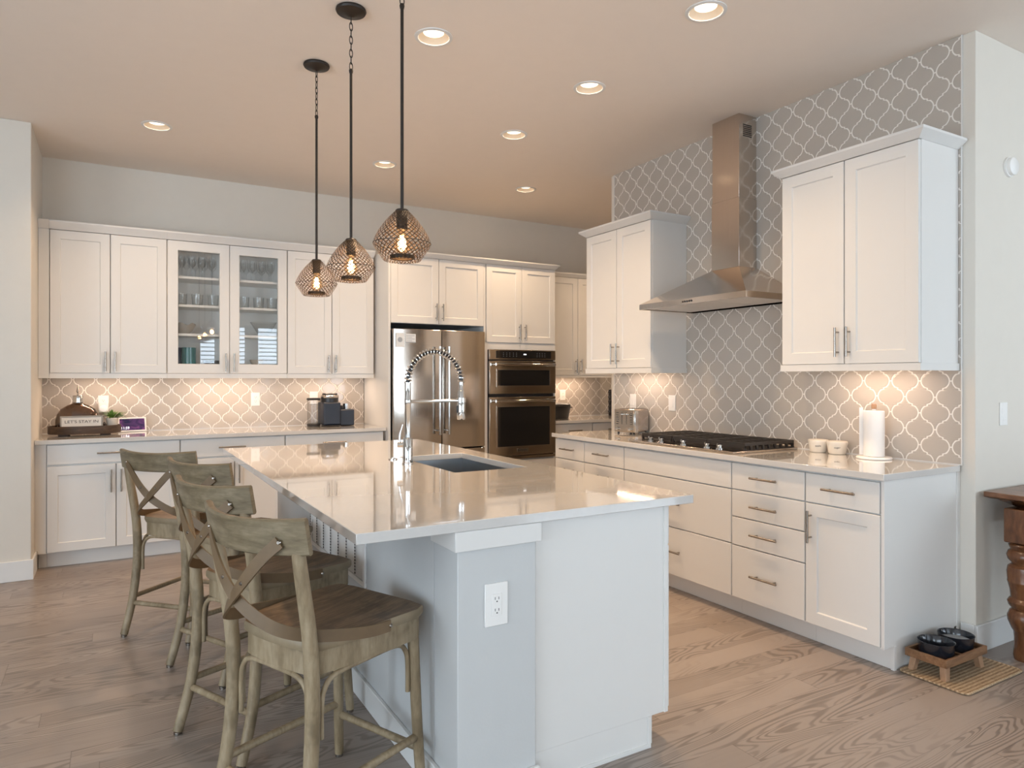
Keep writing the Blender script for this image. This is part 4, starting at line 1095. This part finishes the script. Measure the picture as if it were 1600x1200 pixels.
# ================================================================ WALL PLATES AND SENSORS
def plate(name, label, cat, loc, rz, kind, w=0.074, h=0.117, group=None):
    """front faces local -y"""
    t = thing(name, label, cat, loc, rz, group)
    MB().box(-w / 2, w / 2, -0.006, -0.0004, -h / 2, h / 2).obj('plate', M['white_pl'], t, bevel=0.002)
    if kind == 'outlet':
        f = MB().box(-0.017, 0.017, -0.0085, -0.0062, -0.034, 0.034).obj('receptacle', M['white_pl'], t, bevel=0.001)
        s = MB()
        for zc in (0.018, -0.018):
            s.box(-0.0075, -0.0055, -0.0090, -0.0086, zc - 0.002, zc + 0.006).box(0.0055, 0.0075, -0.0090, -0.0086, zc - 0.002, zc + 0.006)
            s.cyl((0, -0.0090, zc - 0.008), (0, -0.0086, zc - 0.008), 0.0024, seg=10)
        s.obj('slots', M['slot'], f, smooth=False)
    elif kind == 'rocker':
        MB().add([(-0.016, -0.0062, -0.033), (0.016, -0.0062, -0.033), (0.016, -0.0062, 0.033), (-0.016, -0.0062, 0.033), (-0.015, -0.0105, -0.032), (0.015, -0.0105, -0.032), (0.015, -0.0070, 0.032), (-0.015, -0.0070, 0.032)],
                 [(0, 1, 5, 4), (1, 2, 6, 5), (2, 3, 7, 6), (3, 0, 4, 7), (4, 5, 6, 7)]).obj('rocker', M['white_pl'], t, smooth=False)
    return t
yb = 6.417
plate('wall_outlet', 'white outlet plate on back tile holding the plugged night light', 'outlet', (-0.069, yb, 1.150), 0, 'outlet')
plate('wall_outlet', 'white outlet on back tile between night light and coffee maker', 'outlet', (1.090, yb, 1.161), 0, 'outlet')
plate('light_switch', 'white wall plate on back tile just behind the coffee maker', 'switch', (1.603, yb, 1.165), 0, 'rocker')
plate('wall_outlet', 'white outlet on the tile above the black pot by the ovens', 'outlet', (4.385, yb, 1.157), 0, 'outlet')
plate('light_switch', 'white switch plate on the tile directly above the toaster', 'switch', (3.6575, 4.335, 1.160), -PI / 2, 'rocker')
plate('light_switch', 'white switch plate on the tile right of the toaster', 'switch', (3.6575, 3.883, 1.160), -PI / 2, 'rocker')
plate('wall_outlet', 'white outlet on the grey island column under the countertop', 'outlet', (1.041, 1.895, 0.640), 0, 'outlet', 0.082, 0.134)
plate('light_switch', 'white switch plate on the plain wall at the right picture edge', 'switch', (3.929, 1.775, 1.167), 0, 'rocker')
t = thing('wall_sensor', 'small round white sensor high on the plain right wall', 'sensor', (3.985, 1.775, 2.434), 0)
MB().lathe([(0, 0.0004), (0.050, 0.0004), (0.050, 0.010), (0.046, 0.012), (0.0, 0.012)], seg=36, caps=False).xform(Matrix.Rotation(PI / 2, 4, 'X')).obj('base', M['white_pl'], t)
MB().lathe([(0, 0.0122), (0.045, 0.0122), (0.044, 0.028), (0.038, 0.033), (0.0, 0.034)], seg=36, caps=False).xform(Matrix.Rotation(PI / 2, 4, 'X')).obj('dome', M['white_pl'], t)
# plugged-in night light
M['nlight'] = emissive('night_light_face', (0.80, 0.80, 0.82), 0.15)
t = thing('night_light', 'white plug-in night light with grey face in the back outlet', 'night light', (-0.069, 6.4075, 1.118), 0)
MB().box(-0.034, 0.034, -0.030, -0.0005, -0.045, 0.040).obj('case', M['white_pl'], t, bevel=0.006)
MB().lathe([(0, 0.0), (0.027, 0.0), (0.027, 0.004), (0, 0.005)], seg=28, caps=False).xform(Matrix.Translation((0, -0.0302, -0.012)) @ Matrix.Rotation(PI / 2, 4, 'X')).obj('face', M['nlight'], t)

# ================================================================ LEFT COUNTER
Z = 0.9145
def oval(a, b, n=48): return [(a * math.cos(2 * PI * k / n), b * math.sin(2 * PI * k / n)) for k in range(n)]
t = thing('riser_tray', 'long dark wooden riser tray holding dome, sign and plant', 'tray', (-0.187, 6.195, Z))
w = MB(); n = 48; rings = [[(x * s, y * s, z) for x, y in oval(0.240, 0.138)] for s, z in ((0.985, 0.012), (1.0, 0.018), (1.0, 0.072), (0.97, 0.072), (0.955, 0.056), (0.0, 0.056))]
vs = [p for r in rings[:-1] for p in r]; fs = [tuple(range(n - 1, -1, -1))]
for i in range(4):
    for k in range(n): fs.append((i * n + k, i * n + (k + 1) % n, (i + 1) * n + (k + 1) % n, (i + 1) * n + k))
fs.append(tuple(4 * n + k for k in range(n)))
w.add(vs, fs).obj('tray_bowl', M['walnut'], t)
for sx in (-1, 1): MB().box(sx * 0.135 - 0.035, sx * 0.135 + 0.035, -0.09, 0.09, 0.0002, 0.0118).obj('foot', M['walnut'], t, bevel=0.003)
TT = Z + 0.0565
# smoked glass dome with silver neck and spire
t = thing('glass_dome', 'smoky brown glass dome with silver neck and pointed finial', 'cloche', (-0.235, 6.236, TT + 0.0004))
MB().lathe([(0.146, 0.0), (0.148, 0.01), (0.146, 0.06), (0.136, 0.10), (0.112, 0.14), (0.070, 0.168), (0.036, 0.182), (0.030, 0.190)], seg=44, caps=False, sy=0.48).obj('dome', M['smoke'], t)
MB().lathe([(0.144, 0.0), (0.143, 0.06), (0.132, 0.098), (0.109, 0.136), (0.068, 0.164), (0.03, 0.18)], seg=44, caps=False, sy=0.48).obj('inner_wall', M['smoke'], t)
MB().lathe([(0.0, 0.183), (0.031, 0.184), (0.036, 0.19), (0.034, 0.215), (0.036, 0.238), (0.033, 0.243), (0.0, 0.244)], seg=30, caps=False).obj('neck', M['chrome'], t)
MB().lathe([(0.0, 0.2445), (0.008, 0.2445), (0.005, 0.262), (0.012, 0.272), (0.009, 0.292), (0.003, 0.316), (0.0, 0.322)], seg=20, caps=False).obj('finial', M['steel'], t)
# LET'S STAY IN sign
t = thing('tabletop_sign', 'small white sign reading LETS STAY IN in a grey frame', 'sign', (-0.207, 6.138, TT + 0.0025))
t.rotation_euler = (math.radians(-8), 0, math.radians(3))
w = MB(); hw, hh, fr = 0.138, 0.088, 0.010
w.box(-hw, hw, -0.008, 0.006, 0.0, fr).box(-hw, hw, -0.008, 0.006, hh - fr, hh).box(-hw, -hw + fr, -0.008, 0.006, fr, hh - fr).box(hw - fr, hw, -0.008, 0.006, fr, hh - fr)
M['signframe'] = plain('grey_washed_frame', (0.30, 0.29, 0.27), 0.6, vary=0.15)
M['signwhite'] = plain('sign_white', (0.75, 0.73, 0.70), 0.6)
M['ink'] = plain('black_ink', (0.02, 0.02, 0.02), 0.6)
w.obj('frame', M['signframe'], t, bevel=0.001)
MB().box(-hw + fr, hw - fr, -0.003, 0.004, fr, hh - fr).obj('board', M['signwhite'], t, smooth=False)
text('lettering', "LET'S STAY IN", 0.030, M['ink'], t, (0, -0.0042, hh / 2), (PI / 2, 0, 0), width=0.215)
w = MB()
for s in (-1, 1): w.tube([(s * 0.139, 0, 0.022), (s * 0.148, 0, 0.036), (s * 0.154, 0, 0.030), (s * 0.152, 0, 0.006), (s * 0.146, 0, 0.002)], 0.0032, 8)
w.obj('side_handles', M['black'], t)
# little plant
t = thing('potted_plant', 'small green succulent in a whitewashed pot on the tray', 'plant', (-0.008, 6.205, TT + 0.0004))
M['pot'] = plain('whitewashed_pot', (0.62, 0.57, 0.50), 0.7, vary=0.25, scale=30)
M['soil'] = plain('soil', (0.03, 0.02, 0.015), 0.9)
M['leaf'] = plain('succulent_leaf', (0.10, 0.19, 0.035), 0.42, vary=0.45, scale=22)
MB().lathe([(0, 0), (0.034, 0), (0.036, 0.004), (0.045, 0.066), (0.043, 0.068), (0.040, 0.060), (0.0, 0.058)], seg=28, caps=False).obj('pot', M['pot'], t)
MB().lathe([(0, 0.0605), (0.0405, 0.0605), (0.03, 0.064), (0, 0.066)], seg=20, caps=False).obj('soil', M['soil'], t)
w = MB(); rnd = random.Random(3)
for i in range(64):
    a = rnd.uniform(0, 2 * PI); reach = rnd.uniform(0.025, 0.105); zt = rnd.uniform(0.080, 0.145) - reach * 0.25
    b0 = Vector((0.015 * math.cos(a), 0.015 * math.sin(a), 0.064)); tip = Vector((reach * math.cos(a) * (1.15 if math.cos(a) > 0 else 0.8), reach * math.sin(a) * 0.7, zt))
    mid = (b0 + tip) / 2 + Vector((0, 0, 0.012)); d = (tip - b0).normalized(); sd = d.cross(Vector((0, 0, 1))).normalized() * rnd.uniform(0.006, 0.010); th = Vector((0, 0, 0.003))
    w.add([b0, mid + sd, tip, mid - sd, mid + th, mid - th], [(0, 1, 4), (1, 2, 4), (2, 3, 4), (3, 0, 4), (1, 0, 5), (2, 1, 5), (3, 2, 5), (0, 3, 5)])
w.obj('leaves', M['leaf'], t)
# smart display
def screen_mat():
    m, nt, b = new_mat('display_picture')
    co = objco(nt); n = noise(nt, mapping(nt, co, (6, 6, 9), (0.0, 0.7, 0)), 1.6, 2, 0.5, 1.5)
    c = ramp(nt, n, [(0.30, (0.012, 0.012, 0.05)), (0.5, (0.06, 0.025, 0.10)), (0.64, (0.16, 0.05, 0.17)), (0.75, (0.05, 0.03, 0.12))])
    link(nt, c, b.inputs['Base Color']); link(nt, c, b.inputs['Emission Color']); b.inputs['Emission Strength'].default_value = 0.30; b.inputs['Roughness'].default_value = 0.12
    return m
t = thing('smart_display', 'white framed smart display showing the time 11:59', 'screen', (0.135, 6.325, Z))
t.rotation_euler = (0, 0, math.radians(10))
tilt = Matrix.Translation((0, 0, 0.002)) @ Matrix.Rotation(math.radians(-14), 4, 'X')
MB().box(-0.103, 0.103, 0.0, 0.010, 0.0, 0.118).xform(tilt).obj('frame', M['white_pl'], t, bevel=0.003)
MB().box(-0.090, 0.090, -0.0012, -0.0002, 0.013, 0.106).xform(tilt).obj('screen', screen_mat(), t, smooth=False)
o = text('clock_digits', '11:59', 0.030, emissive('clock_white', (0.9, 0.9, 1.0), 1.2), t, (0, 0, 0), (0, 0, 0), width=0.055)
o.matrix_local = tilt @ Matrix.Translation((-0.052, -0.0018, 0.030)) @ Matrix.Rotation(PI / 2, 4, 'X') @ Matrix.Diagonal((o.scale[0], 1, 1, 1))
MB().frustum((-0.06, 0.06, 0.012, 0.070), (-0.05, 0.05, 0.024, 0.034), 0.0002, 0.085).obj('stand', M['white_pl'], t, bevel=0.003)
# coffee maker
M['navy'] = plain('navy_plastic', (0.012, 0.019, 0.036), 0.42)
t = thing('coffee_maker', 'navy blue pod coffee maker with clear water tank', 'coffee maker', (1.705, 6.235, Z))
MB().box(-0.085, 0.070, -0.105, 0.105, 0.012, 0.215).obj('body', M['navy'], t, bevel=0.012)
MB().lathe([(0, 0.2155), (0.078, 0.2155), (0.078, 0.255), (0.0, 0.255)], (-0.006, -0.01, 0), 36, caps=False).obj('brew_head', M['black'], t)
MB().lathe([(0, 0.2555), (0.079, 0.2555), (0.0815, 0.262), (0.080, 0.276), (0.076, 0.279), (0, 0.279)], (-0.006, -0.01, 0), 36, caps=False).obj('silver_collar', M['steel'], t)
MB().lathe([(0, 0.2795), (0.066, 0.2795), (0.068, 0.290), (0.060, 0.297), (0, 0.298)], (-0.006, -0.01, 0), 36, caps=False).obj('lid', M['black'], t)
MB().lathe([(0, 0.0003), (0.085, 0.0003), (0.088, 0.006), (0.080, 0.0115), (0, 0.0115)], (-0.006, -0.06, 0), 32, caps=False).obj('drip_base', M['black'], t)
MB().lathe([(0.0, 0.0), (0.056, 0.0), (0.060, 0.02), (0.056, 0.026), (0.0, 0.026)], (-0.148, 0.0, 0), 28, caps=False).obj('tank_base', M['black'], t)
MB().lathe([(0.0, 0.0262), (0.055, 0.0262), (0.057, 0.235), (0.0, 0.236)], (-0.146, 0.0, 0), 28, caps=False).obj('water_tank', M['tank'], t)
MB().lathe([(0.0, 0.2365), (0.058, 0.2365), (0.062, 0.242), (0.058, 0.254), (0.0, 0.255)], (-0.148, 0.0, 0), 28, caps=False).obj('tank_lid', M['black'], t)
MB().box(0.0705, 0.205, -0.075, 0.085, 0.002, 0.148).obj('pod_holder', M['navy'], t, bevel=0.010)
MB().lathe([(0, 0), (0.021, 0), (0.023, 0.02), (0.014, 0.034), (0, 0.036)], (0.100, -0.01, 0.1485), 20, caps=False).obj('pod', M['black'], t)
MB().lathe([(0, 0), (0.028, 0), (0.028, 0.050), (0, 0.050)], (0.150, 0.01, 0.1485), 20, caps=False).obj('cup', M['chrome'], t)

# ================================================================ RIGHT-OF-OVEN COUNTER
t = thing('slow_cooker', 'black rounded cooker on the counter right of the ovens', 'cooker', (4.105, 6.11, Z))
w = MB().lathe([(0, 0.0005), (0.125, 0.0005), (0.132, 0.012), (0.152, 0.118), (0.155, 0.135), (0.148, 0.140), (0, 0.140)], seg=44, caps=False, sy=0.8).obj('pot', M['black'], t)
MB().lathe([(0, 0.1403), (0.150, 0.1403), (0.152, 0.150), (0.128, 0.164), (0, 0.170)], seg=44, caps=False, sy=0.8).obj('lid', M['black'], t)
MB().tube([(0.150, -0.03, 0.118), (0.176, -0.022, 0.116), (0.176, 0.022, 0.116), (0.150, 0.03, 0.118)], 0.007, 8).obj('handle', M['black'], t)
t = thing('jar_rack', 'black rack of round jars peeking past the tiled wall end', 'rack', (4.96, 6.25, Z))
MB().box(-0.015, 0.075, -0.04, 0.05, 0.0003, 0.30).obj('frame', M['black'], t, bevel=0.004)
for i in range(5): MB().lathe([(0, -0.012), (0.018, -0.012), (0.022, 0), (0.018, 0.014), (0, 0.016)], (-0.032, 0.0, 0.05 + i * 0.055), 16, caps=False).obj('jar', M['black'], t)

# ================================================================ RIGHT COUNTER
t = thing('toaster', 'stainless four slot toaster at the far end of the right counter', 'toaster', (3.428, 4.171, Z), math.radians(-90 + 12.5))
w_, dp, hh = 0.098, 0.205, 0.195
MB().box(-w_ + 0.006, w_ - 0.006, 0.012, dp, 0.012, hh).obj('shell', M['steel'], t, bevel=0.022)
MB().box(-w_, w_, 0.0, 0.0118, 0.014, hh - 0.004).obj('front_panel', M['steelh'], t, bevel=0.006)
MB().box(w_ + 0.0002, w_ + 0.008, 0.002, 0.040, 0.014, hh - 0.012).obj('chrome_band', M['chrome'], t, bevel=0.003)
for sx in (-1, 1):
    MB().box(sx * 0.022 - 0.0025, sx * 0.022 + 0.0025, -0.0012, -0.0002, 0.075, 0.170).obj('lever_slot', M['slot'], t, smooth=False)
    MB().box(sx * 0.022 - 0.010, sx * 0.022 + 0.010, -0.016, -0.0014, 0.148, 0.158).obj('lever', M['chrome'], t, bevel=0.002)
    MB().lathe([(0, 0), (0.014, 0), (0.013, 0.016), (0, 0.017)], seg=20, caps=False).xform(Matrix.Translation((sx * 0.062, -0.0002, 0.040)) @ Matrix.Rotation(PI / 2, 4, 'X')).obj('dial', M['chrome'], t)
    b = MB()
    for i in range(6): b.box(sx * 0.066 - 0.010, sx * 0.066 + 0.010, -0.0025, -0.0002, 0.075 + i * 0.017, 0.081 + i * 0.017)
    b.obj('button_column', M['slot'], t, smooth=False)
    for yy in (0.025, 0.18): MB().cyl((sx * 0.075, yy, 0.0003), (sx * 0.075, yy, 0.0118), 0.009, seg=12).obj('foot', M['black'], t)
for sx in (-0.045, 0.045): MB().box(sx - 0.014, sx + 0.014, 0.04, 0.18, hh + 0.0002, hh + 0.001).obj('bread_slot', M['slot'], t, smooth=False)
M['cream'] = plain('cream_ceramic', (0.76, 0.71, 0.63), 0.3, vary=0.02)
def crock(x, y, word, lab):
    t = thing('canister', lab, 'canister', (x, y, Z), 0, 'cream canisters')
    MB().lathe([(0, 0.0003), (0.040, 0.0003), (0.046, 0.006), (0.054, 0.050), (0.054, 0.056), (0.0, 0.056)], seg=36, caps=False).obj('body', M['cream'], t)
    MB().lathe([(0, 0.0563), (0.0565, 0.0563), (0.0575, 0.062), (0.0565, 0.071), (0.052, 0.074), (0.0, 0.076)], seg=36, caps=False).obj('lid', M['cream'], t)
    a = math.radians(215)
    o = text('lettering', word, 0.012, M['ink'], t, (0.0535 * math.cos(a), 0.0535 * math.sin(a), 0.040), (PI / 2, 0, a + PI / 2), width=0.032)
crock(3.588, 2.590, 'salt', 'small cream lidded canister nearer the cooktop')
crock(3.588, 2.468, 'sugar', 'small cream lidded canister nearer the paper towels')
t = thing('paper_towel_holder', 'round white base and wooden topped post of the paper towel stand', 'paper towel holder', (3.556, 2.228, Z))
MB().lathe([(0, 0.0003), (0.086, 0.0003), (0.089, 0.005), (0.086, 0.011), (0.02, 0.013), (0, 0.013)], seg=44, caps=False).obj('base', M['white_pl'], t)
MB().cyl((0, 0, 0.0132), (0, 0, 0.268), 0.010, seg=16).obj('post', M['white_pl'], t)
MB().lathe([(0, 0.2682), (0.0125, 0.2682), (0.0135, 0.288), (0.011, 0.295), (0, 0.296)], seg=20, caps=False).obj('knob', M['legwood'], t)
M['paper'] = plain('paper_towel', (0.82, 0.81, 0.80), 0.85, vary=0.02, bmp=0.2, bscale=160)
w = MB().lathe([(0.020, 0.0), (0.0505, 0.0), (0.052, 0.004), (0.052, 0.240), (0.0505, 0.244), (0.020, 0.244), (0.020, 0.0)], seg=48, caps=False)
w.add([(-0.030, 0.0425, 0.005), (-0.050, 0.052, 0.005), (-0.050, 0.052, 0.262), (-0.030, 0.0425, 0.262), (-0.029, 0.0435, 0.005), (-0.049, 0.053, 0.005), (-0.049, 0.053, 0.262), (-0.029, 0.0435, 0.262)], [(0, 1, 2, 3), (7, 6, 5, 4), (0, 4, 5, 1), (1, 5, 6, 2), (2, 6, 7, 3), (3, 7, 4, 0)])
o = tag(w.obj('paper_towel_roll', M['paper']), 'full roll of white paper towels standing on the round white base', 'paper towels'); o.location = (3.556, 2.228, Z + 0.0136)

# ================================================================ GLASSWARE BEHIND THE GLASS DOORS
def wine_glass():
    t = thing('wine_glass', 'x', 'glass', group='stemmed glasses on the top shelf')
    MB().lathe([(0, 0.0003), (0.030, 0.0003), (0.029, 0.003), (0.006, 0.008), (0.0035, 0.02), (0.0035, 0.078), (0.008, 0.086), (0.026, 0.105), (0.031, 0.132), (0.029, 0.165), (0.027, 0.180)], seg=24, caps=False).obj('bowl', M['ware'], t)
    return t
t0 = None; ordn = ['first', 'second', 'third', 'fourth', 'fifth', 'sixth']
for side, xs in (('left', (0.432, 0.762)), ('right', (0.905, 1.228))):
    for row, y, n in (('back', 6.338, 5), ('middle', 6.258, 4), ('front', 6.170, 4)):
        for k in range(n):
            x = xs[0] + 0.03 + (xs[1] - xs[0] - 0.06) * (k + (0.0 if row == 'back' else 0.3)) / (n - 1 if row == 'back' else n - 0.4)
            lab = 'clear stemmed glass, top shelf behind %s glass door, %s from left, %s row' % (side, ordn[k], row)
            if t0 is None:
                t0 = wine_glass(); t0.location = (x, y, 2.1702); t0['label'] = lab
            else: dup(t0, (x, y, 2.1702), 0, lab)
def tumbler():
    t = thing('tumbler', 'x', 'glass', group='tumblers on the second shelf')
    MB().lathe([(0, 0.0003), (0.036, 0.0003), (0.040, 0.006), (0.044, 0.095), (0.0425, 0.095), (0.037, 0.010), (0, 0.009)], seg=28, caps=False).obj('wall', M['ware'], t)
    return t
t0 = None
for x, lab in ((0.480, 'leftmost clear tumbler on the second shelf of the glass cabinet'), (0.600, 'second clear tumbler from left on the second shelf'), (0.720, 'third clear tumbler from left, beside the middle stile'),
               (0.960, 'fourth clear tumbler from left, first behind the right glass door'), (1.080, 'fifth clear tumbler from left on the second shelf'), (1.190, 'rightmost clear tumbler on the second shelf of the glass cabinet')):
    if t0 is None: t0 = tumbler(); t0.location = (x, 6.20, 1.9422); t0['label'] = lab
    else: dup(t0, (x, 6.20, 1.9422), 0, lab)
M['greybowl'] = plain('grey_ceramic', (0.36, 0.33, 0.29), 0.5)
w = MB(); n = 40; P = [(0.0, 0.0), (0.045, 0.0), (0.075, 0.03), (0.098, 0.078), (0.094, 0.078), (0.070, 0.032), (0.040, 0.008), (0.0, 0.006)]
w.lathe(P, seg=n, caps=False)
w.v = [(x, y, z + (0.010 * math.sin(6 * math.atan2(y, x)) if z > 0.07 else 0)) for x, y, z in w.v]
o = tag(w.obj('wavy_bowl', M['greybowl']), 'grey bowl with a wavy rim on the third shelf, behind the left glass door', 'bowl'); o.location = (0.490, 6.20, 1.7083)
w = MB().lathe([(0, 0), (0.035, 0), (0.04, 0.006), (0.088, 0.085), (0.108, 0.118), (0.104, 0.118), (0.083, 0.085), (0.036, 0.012), (0, 0.010)], seg=64, caps=False)
w.v = [(x * (1 + 0.012 * math.cos(32 * math.atan2(y, x))), y * (1 + 0.012 * math.cos(32 * math.atan2(y, x))), z) for x, y, z in w.v]
o = tag(w.obj('ribbed_bowl', M['ware']), 'tall clear ribbed glass bowl on the third shelf, behind the right glass door', 'bowl'); o.location = (1.120, 6.20, 1.7083)
M['teal'] = plain('teal_glaze', (0.02, 0.13, 0.14), 0.2, vary=0.35, scale=20, coat=0.3)
M['indigo'] = plain('indigo_glaze', (0.012, 0.03, 0.09), 0.2, vary=0.3, coat=0.3)
o = tag(MB().lathe([(0, 0), (0.055, 0), (0.055, 0.145), (0.050, 0.145), (0.050, 0.01), (0, 0.008)], seg=36, caps=False).obj('teal_vase', M['teal']), 'short teal cylinder vase at the bottom of the glass cabinet', 'vase'); o.location = (0.535, 6.20, 1.4525)
o = tag(MB().lathe([(0, 0), (0.05, 0), (0.05, 0.145), (0.045, 0.145), (0.045, 0.01), (0, 0.008)], seg=36, caps=False).obj('blue_vase', M['indigo']), 'dark blue cylinder vase left of the teal one in the glass cabinet', 'vase'); o.location = (0.437, 6.245, 1.4525)
o = tag(MB().lathe([(0, 0), (0.06, 0), (0.075, 0.012), (0.080, 0.040), (0.076, 0.040), (0.070, 0.014), (0, 0.008)], seg=36, caps=False).obj('dark_dish', M['black']), 'low black dish at the bottom of the glass cabinet near the middle stile', 'dish'); o.location = (0.720, 6.18, 1.4525)
o = tag(MB().lathe([(0, 0), (0.03, 0), (0.05, 0.03), (0.055, 0.052), (0.052, 0.052), (0.028, 0.006), (0, 0.005)], seg=28, caps=False).obj('small_bowl', M['greybowl']), 'small dark grey bowl at the bottom behind the right glass door', 'bowl'); o.location = (1.06, 6.19, 1.4525)
